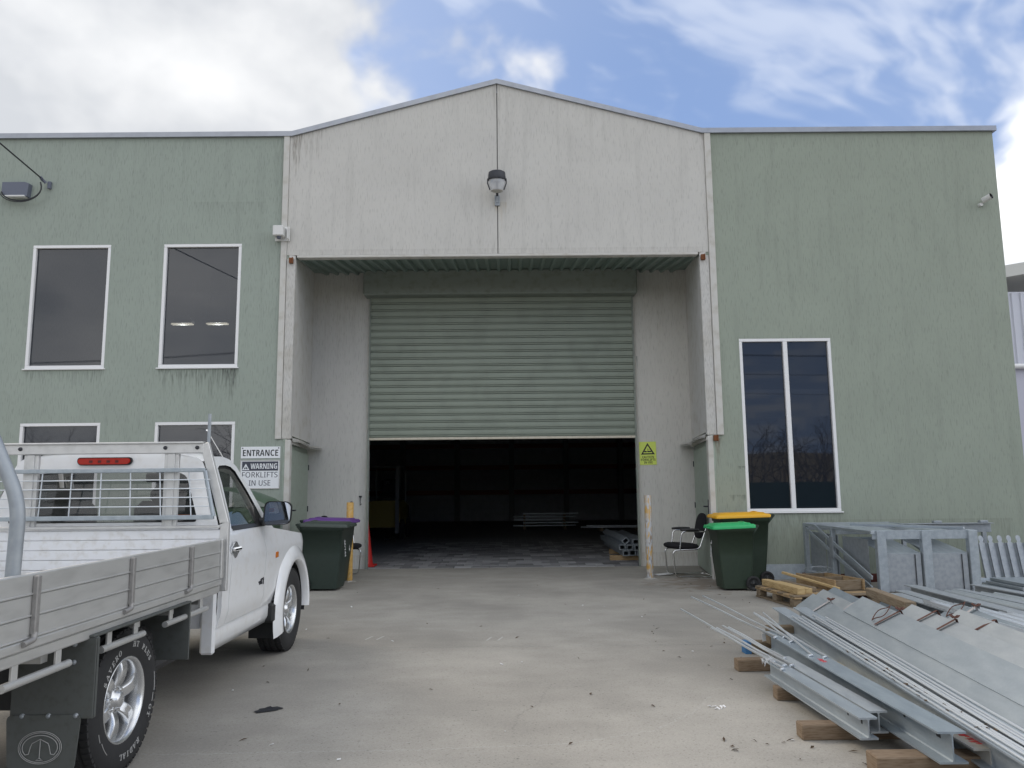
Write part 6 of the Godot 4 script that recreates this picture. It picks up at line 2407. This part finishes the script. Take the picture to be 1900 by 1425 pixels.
# ------------------------------------------------------------------ bins, chairs, posts and litter
func wheelie_bin(label: String, where: Vector3, yaw: float, D: float, W: float, H: float, body_m: Material, lid_m: Material, stencil: String) -> Node3D:
	# front is local +x, wheels and handle at local -x
	var b := thing("wheelie_bin", label, "wheelie bin", where, yaw)
	var s := S()
	var rows := []
	var lv := [[0.03, 0.70, 0.78], [0.06, 0.71, 0.79], [0.5, 0.84, 0.88], [0.86, 0.93, 0.95], [0.861, 0.97, 0.99], [0.93, 0.99, 1.0]]
	s.smooth(1)
	for q in lv:
		var d: float = D * 0.92 * q[1]
		var w: float = W * q[2]
		var xc: float = -D * 0.02 - D * 0.06 * (1.0 - q[1])
		var ring := []
		for p in round_poly([Vector2(-d / 2, -w / 2), Vector2(d / 2, -w / 2), Vector2(d / 2, w / 2), Vector2(-d / 2, w / 2)], 0.045, 4):
			ring.append(Vector3(p.x + xc, q[0] * H, p.y))
		ring.append(ring[0])
		rows.append(ring)
	s.loft(rows)
	s.flat()
	var floor_ring: Array = rows[0].duplicate()
	floor_ring.pop_back()
	s.fan(floor_ring)
	# wheel housing step and axle cradle
	s.cbox(Vector3(-D * 0.36, 0.16 * H, 0), Vector3(0.06, 0.12, W * 0.55), 0.02)
	part(b, "body", s, body_m)
	# lid with raised centre, sloping to the front
	s = S()
	s.smooth(2)
	rows = []
	for q in [[1.06, 1.04, -0.02], [1.07, 1.05, 0.012], [1.02, 0.98, 0.03], [0.9, 0.84, 0.034], [0.86, 0.78, 0.05], [0.2, 0.2, 0.056]]:
		var d: float = D * 0.94 * q[0]
		var w: float = W * q[1]
		var ring := []
		for p in round_poly([Vector2(-d / 2, -w / 2), Vector2(d / 2, -w / 2), Vector2(d / 2, w / 2), Vector2(-d / 2, w / 2)], 0.05, 4):
			ring.append(Vector3(p.x + D * 0.01, 0.935 * H + q[2] - 0.02 * (p.x / D), p.y))
		ring.append(ring[0])
		rows.append(ring)
	s.loft(rows)
	var lid_top: Array = rows[5].duplicate()
	lid_top.pop_back()
	s.fan(lid_top)
	s.flat()
	s.cbox(Vector3(D * 0.5, 0.935 * H - 0.012, 0), Vector3(0.07, 0.02, W * 0.5), 0.006)
	var lid := part(b, "lid", s, lid_m)
	s = S()
	s.tube(bend([Vector3(-D * 0.2, 0.935 * H + 0.04, -W * 0.2), Vector3(-D * 0.3, 0.935 * H + 0.06, -W * 0.2), Vector3(-D * 0.3, 0.935 * H + 0.06, W * 0.2), Vector3(-D * 0.2, 0.935 * H + 0.04, W * 0.2)], 0.03), 0.012, 6)
	part(lid, "lid_grip", s, lid_m)
	# handle at the back
	s = S()
	s.tube([Vector3(-D * 0.55, 0.95 * H, -W * 0.42), Vector3(-D * 0.55, 0.95 * H, W * 0.42)], 0.016, 8)
	for z in [-W * 0.38, 0.0, W * 0.38]:
		s.prism(PackedVector2Array([Vector2(-D * 0.56, 0.93 * H), Vector2(-D * 0.42, 0.8 * H), Vector2(-D * 0.42, 0.93 * H), Vector2(-D * 0.53, 0.965 * H)]), z - 0.012, z + 0.012)
	part(b, "handle", s, body_m)
	for sz in [-1.0, 1.0]:
		var f := Transform3D(Basis(Vector3(1, 0, 0), Vector3(0, 0, sz), Vector3(0, -1 * sz, 0)), Vector3(-D * 0.37, 0.1, sz * W * 0.40))
		var w := Node3D.new()
		w.name = "wheel"
		b.add_child(w, true)
		s = S().at(f)
		s.lathe([Vector2(0.065, 0.0), Vector2(0.09, 0.004), Vector2(0.1, 0.014), Vector2(0.1, 0.042), Vector2(0.09, 0.052), Vector2(0.068, 0.053), Vector2(0.066, 0.045)], 28)
		part(w, "tyre", s, M.tyre)
		s = S().at(f)
		s.lathe([Vector2(0.001, 0.052), Vector2(0.02, 0.05), Vector2(0.024, 0.04), Vector2(0.055, 0.036), Vector2(0.068, 0.046)], 24)
		for k in 6:
			s.at(f * Transform3D(Basis(Vector3.UP, TAU * k / 6.0), Vector3.ZERO))
			s.box(Vector3(0.04, 0.042, 0), Vector3(0.045, 0.008, 0.01))
		part(w, "hub", s, M.black_plastic)
	if stencil != "":
		var bs := Basis(Vector3(0, -1, 0.0), Vector3(0.07, 0, -1).normalized() * 1.0, Vector3(1, 0, 0))
		bs = Basis(Vector3(0.07, -0.99, 0).normalized(), Vector3(0, 0, -1), Vector3(0.99, 0.07, 0).normalized())
		words(b, "stencil", stencil, 0.06, 0.24, Vector3(D * 0.407, 0.6 * H, 0.1), M.stencil_white, true, bs)
	return b


func cantilever_chair(label: String, where: Vector3, yaw: float) -> void:
	# faces local -x
	var c := thing("visitor_chair", label, "chair", where, yaw)
	var s := S()
	var left := []
	for sz in [-1.0, 1.0]:
		var z: float = 0.25 * sz
		var f := S()
		f.tube(bend([Vector3(0.42, 0.014, 0.0), Vector3(0.42, 0.014, z), Vector3(-0.2, 0.014, z), Vector3(-0.235, 0.43, z * 0.98), Vector3(0.2, 0.44, z * 0.95), Vector3(0.33, 0.78, z * 0.85)], 0.075, 7), 0.0125, 10)
		part(c, "frame_tube", f, M.chrome)
		f = S()
		f.tube(bend([Vector3(0.315, 0.72, z * 0.95), Vector3(-0.08, 0.73, z * 1.05), Vector3(-0.12, 0.43, z)], 0.07, 7), 0.0115, 10)
		part(c, "arm_tube", f, M.chrome)
		f = S()
		f.smooth(2)
		var rows := []
		for i in 9:
			var u := i / 8.0
			var x := lerpf(0.2, -0.1, u)
			var hw := 0.022 + 0.006 * sin(u * PI)
			rows.append([Vector3(x, 0.74, z * 1.02 - hw), Vector3(x, 0.765 + 0.008 * sin(u * PI), z * 1.02 - hw * 0.8), Vector3(x, 0.765 + 0.008 * sin(u * PI), z * 1.02 + hw * 0.8), Vector3(x, 0.74, z * 1.02 + hw), Vector3(x, 0.732, z * 1.02), Vector3(x, 0.74, z * 1.02 - hw)])
		f.loft(rows)
		f.fan(rows[0])
		f.fan(rows[8])
		part(c, "arm_pad", f, M.black_plastic)
	pad(c, "seat", Vector3(-0.03, 0.485, 0), Vector3(0.27, 0.05, 0.255), Basis.from_euler(Vector3(0, 0, -0.05)))
	pad(c, "backrest", Vector3(0.305, 0.8, 0), Vector3(0.21, 0.035, 0.235), Basis.from_euler(Vector3(0, 0, PI / 2 - 0.22)))


func pad(parent: Node, called: String, c: Vector3, r: Vector3, bs: Basis) -> void:
	var s := S().at(Transform3D(bs, c))
	s.smooth(1)
	var rows := []
	for i in 13:
		var v := lerpf(-PI / 2, PI / 2, i / 12.0)
		var row := []
		for k in 33:
			var u := TAU * k / 32.0
			var rr := pow(maxf(cos(v), 0.0), 0.35)
			var cx := signf(cos(u)) * pow(absf(cos(u)), 0.7)
			var cz := signf(sin(u)) * pow(absf(sin(u)), 0.7)
			row.append(Vector3(cx * rr * r.x, sin(v) * r.y, cz * rr * r.z))
		rows.append(row)
	s.loft(rows)
	part(parent, called, s, M.chair_cloth)


func build_props() -> void:
	wheelie_bin("dark green wheelie bin with dark green lid beside the truck's front wheel", Vector3(-2.7, 0, -11.6), -0.06, 0.72, 0.56, 0.99, M.bin_green, M.lid_dark, "20/144")
	wheelie_bin("dark green wheelie bin with purple lid behind the left bollard", Vector3(-2.8, 0, -12.28), -0.04, 0.76, 0.58, 1.02, M.bin_green, M.lid_purple, "24")
	wheelie_bin("smaller dark green wheelie bin with bright green lid by the right door", Vector3(3.13, 0, -11.16), PI + 0.03, 0.62, 0.48, 0.93, M.bin_olive, M.lid_green, "140")
	wheelie_bin("large dark green wheelie bin with yellow lid by the right door", Vector3(3.46, 0, -11.82), PI - 0.02, 0.82, 0.58, 1.06, M.bin_olive, M.lid_yellow, "")
	# big bin behind the truck with its lid ajar
	var g := thing("skip_bin", "large green plastic bin with domed lid ajar behind the truck's windscreen", "bin", Vector3(-4.0, 0, -11.3))
	var s := S()
	s.smooth(1)
	var rows := []
	for q in [[0.15, 0.85], [0.5, 0.9], [1.1, 1.0], [1.15, 1.06], [1.2, 1.06]]:
		var ring := []
		for p in round_poly([Vector2(-0.6 * q[1], -0.4 * q[1]), Vector2(0.6 * q[1], -0.4 * q[1]), Vector2(0.6 * q[1], 0.4 * q[1]), Vector2(-0.6 * q[1], 0.4 * q[1])], 0.06):
			ring.append(Vector3(p.x, q[0], p.y))
		ring.append(ring[0])
		rows.append(ring)
	s.loft(rows)
	part(g, "body", s, M.lid_forest)
	s = S().at(T3(Vector3(0, 1.22, 0), 0, 0, -0.12))
	s.smooth(2)
	rows = []
	for i in 11:
		var u := i / 10.0 - 0.5
		var row := []
		for k in 9:
			var v := k / 8.0 - 0.5
			row.append(Vector3(u * 1.34, 0.05 + 0.22 * (1.0 - 4.0 * u * u * 0.9) * (1.0 - v * v * 0.8), v * 0.9))
		rows.append(row)
	s.loft(rows)
	part(g, "lid", s, M.lid_forest)
	for q in [[-0.45, -0.3], [0.45, -0.3], [-0.45, 0.3], [0.45, 0.3]]:
		s = S().at(Transform3D(Basis(Vector3(1, 0, 0), Vector3(0, 0, 1), Vector3(0, -1, 0)), Vector3(q[0], 0.08, q[1])))
		s.lathe([Vector2(0.001, -0.025), Vector2(0.08, -0.025), Vector2(0.08, 0.025), Vector2(0.001, 0.025)], 18)
		part(g, "wheel", s, M.tyre)
	cantilever_chair("black padded chrome cantilever armchair in front of the right service door", Vector3(2.8, 0.003, -12.75), 0.06)
	cantilever_chair("black padded chrome cantilever armchair half hidden behind the purple-lidded bin", Vector3(-2.82, 0.003, -13.25), PI - 0.1)
	# bollards
	for q in [[-2.56, -12.5, 1.24, 0.056, "post_yellow", "yellow painted steel bollard with chipped paint beside the purple-lidded bin"], [2.21, -12.5, 1.31, 0.056, "post_worn", "worn silver and yellow steel bollard beside the chair"]]:
		var b := thing("bollard", q[5], "bollard", Vector3(q[0], 0, q[1]))
		s = S()
		s.lathe([Vector2(q[3], -0.02), Vector2(q[3], q[2] - 0.01), Vector2(q[3] - 0.006, q[2])], 24)
		part(b, "post", s, M[q[4]])
		s = S()
		s.lathe([Vector2(q[3] - 0.006, q[2]), Vector2(q[3] - 0.008, q[2] - 0.03), Vector2(0.001, q[2] - 0.03)], 24)
		if q[0] < 0:
			s.cbox(Vector3(0.02, q[2] + 0.0, 0), Vector3(0.04, 0.03, 0.04), 0.01)
		part(b, "cap", s, M.dark_metal)
		s = S()
		var n := noise(0.8, 71, FastNoiseLite.TYPE_SIMPLEX_SMOOTH, 2)
		var rim := []
		var rim2 := []
		for i in 24:
			var a := TAU * i / 24.0
			var rr: float = q[3] + 0.05 + 0.03 * n.get_noise_1d(i)
			rim.append(Vector3(cos(a) * rr, 0.0, sin(a) * rr))
			rim2.append(Vector3(cos(a) * q[3], 0.02, sin(a) * q[3]))
		s.ring(rim, rim2)
		part(b, "mortar_collar", s, M.galv_dusty)
	# sheet of paper by the chair, rag and scraps on the concrete
	s = S()
	s.at(T3(Vector3.ZERO, 0.2, 0.0, 0.06))
	s.box(Vector3(0, 0.012, 0), Vector3(0.26, 0.004, 0.19))
	solid("paper_sheet", s, M.paper, "white paper sheet on the ground under the right chair", "paper", Vector3(2.52, 0.004, -12.98))
	s = S()
	s.smooth(1)
	var cn := noise(1.4, 41, FastNoiseLite.TYPE_SIMPLEX_SMOOTH, 3)
	var rag := []
	for i in 9:
		var row := []
		for k in 7:
			var u := i / 8.0 - 0.5
			var v := k / 6.0 - 0.5
			var h := 0.004 + 0.022 * maxf(0.0, cn.get_noise_2d(i * 1.3, k * 1.3) + 0.25) * (1.0 - 4.0 * u * u) * (1.0 - 4.0 * v * v)
			row.append(Vector3(u * 0.17 * (1.0 - 0.8 * absf(v)) + cn.get_noise_2d(k, 7) * 0.03, h, v * 0.1 + u * -0.05))
		rag.append(row)
	s.loft(rag)
	solid("dark_rag", s, M.tar, "flattened black rag lying on the concrete near the truck", "rag", Vector3(-1.62, 0.002, -5.36))
	var rng := RandomNumberGenerator.new()
	rng.seed = 31
	s = S()
	for i in 70:
		var x := 0.0
		var z := 0.0
		var k := i % 5
		if k == 0:
			x = rng.randf_range(1.2, 1.9); z = rng.randf_range(-4.7, -4.1)
		elif k == 1:
			x = rng.randf_range(1.3, 2.1); z = rng.randf_range(-8.2, -6.2)
		elif k == 2:
			x = rng.randf_range(2.4, 3.4); z = rng.randf_range(-12.6, -9.5)
		else:
			x = rng.randf_range(-2.4, 2.0); z = rng.randf_range(-12, -3.6)
		s.at(Transform3D(Basis.from_euler(Vector3(rng.randf_range(-0.4, 0.4), rng.randf() * TAU, rng.randf_range(-0.4, 0.4))), Vector3(x, 0.006, z)))
		var w := rng.randf_range(0.004, 0.011)
		var ln := rng.randf_range(0.01, 0.035)
		s.tri(Vector3(-ln, 0, 0), Vector3(0, 0.004, w), Vector3(ln, 0, 0))
		s.tri(Vector3(-ln, 0, 0), Vector3(ln, 0, 0), Vector3(0, 0.003, -w))
	var lo := solid("leaf_litter", s, M.leaf_litter, "scattered brown leaf scraps and twigs on the concrete yard", "leaf litter")
	lo.set_meta("kind", "stuff")
	s = S()
	for i in 26:
		var x := rng.randf_range(-2.4, 1.9)
		var z := rng.randf_range(-11, -4)
		if i < 9:
			x = 1.86 + rng.randf_range(-0.06, 0.06); z = -5.3 + rng.randf_range(-0.03, 0.03)
		s.at(Transform3D(Basis.from_euler(Vector3(rng.randf_range(-0.5, 0.5), rng.randf() * TAU, rng.randf_range(-0.5, 0.5))), Vector3(x - (0.5 if i < 9 else 0.0), 0.006, z)))
		s.box(Vector3.ZERO, Vector3(rng.randf_range(0.008, 0.03), 0.003, rng.randf_range(0.005, 0.014)))
	lo = solid("paper_scraps", s, M.paper, "tiny white paper scraps scattered on the concrete yard", "litter")
	lo.set_meta("kind", "stuff")
	# torn plastic on the beam end
	s = S()
	for i in 14:
		s.at(Transform3D(Basis.from_euler(Vector3(rng.randf() * 3, rng.randf() * 6, rng.randf() * 3)), Vector3(rng.randf_range(-0.05, 0.05), rng.randf_range(0.0, 0.03), rng.randf_range(-0.06, 0.06))))
		s.tri(Vector3(-0.03, 0, 0), Vector3(0.03, 0.005, 0.004), Vector3(0.0, 0.012, -0.012))
	solid("plastic_wrap", s, M.clear_plastic, "scrunched clear plastic caught on the outermost beam's far end", "plastic wrap", Vector3(1.82, 0.205, -5.68))


func _ready() -> void:
	var cam := Camera3D.new()
	cam.name = "camera"
	add_child(cam)
	cam.position = Vector3(0, CAM_H, 0)
	cam.rotation_degrees = Vector3(7.651, -0.232, -0.559)
	cam.fov = 52.97
	cam.near = 0.05
	cam.far = 600.0
	cam.current = true

	var env := Environment.new()
	env.background_mode = Environment.BG_SKY
	env.sky = Sky.new()
	env.sky.sky_material = make_sky()
	env.background_energy_multiplier = 1.0
	env.ambient_light_source = Environment.AMBIENT_SOURCE_SKY
	env.tonemap_mode = Environment.TONE_MAPPER_LINEAR
	env.tonemap_exposure = 1.7
	env.sdfgi_enabled = true
	env.ssao_enabled = true
	env.ssil_enabled = true
	var we := WorldEnvironment.new()
	we.name = "environment"
	we.environment = env
	add_child(we)

	var sun := DirectionalLight3D.new()
	sun.name = "sun"
	add_child(sun)
	sun.look_at_from_position(SUN * 50.0, Vector3.ZERO, Vector3.UP)
	sun.light_energy = 0.3
	sun.light_color = Color(1.0, 0.95, 0.88)
	sun.light_angular_distance = 22.0
	sun.shadow_enabled = true

	make_textures()
	make_materials()
	build_ground()
	build_warehouse()
	build_surroundings()
	build_truck()
	build_steel()
	build_props()
	build_interior()
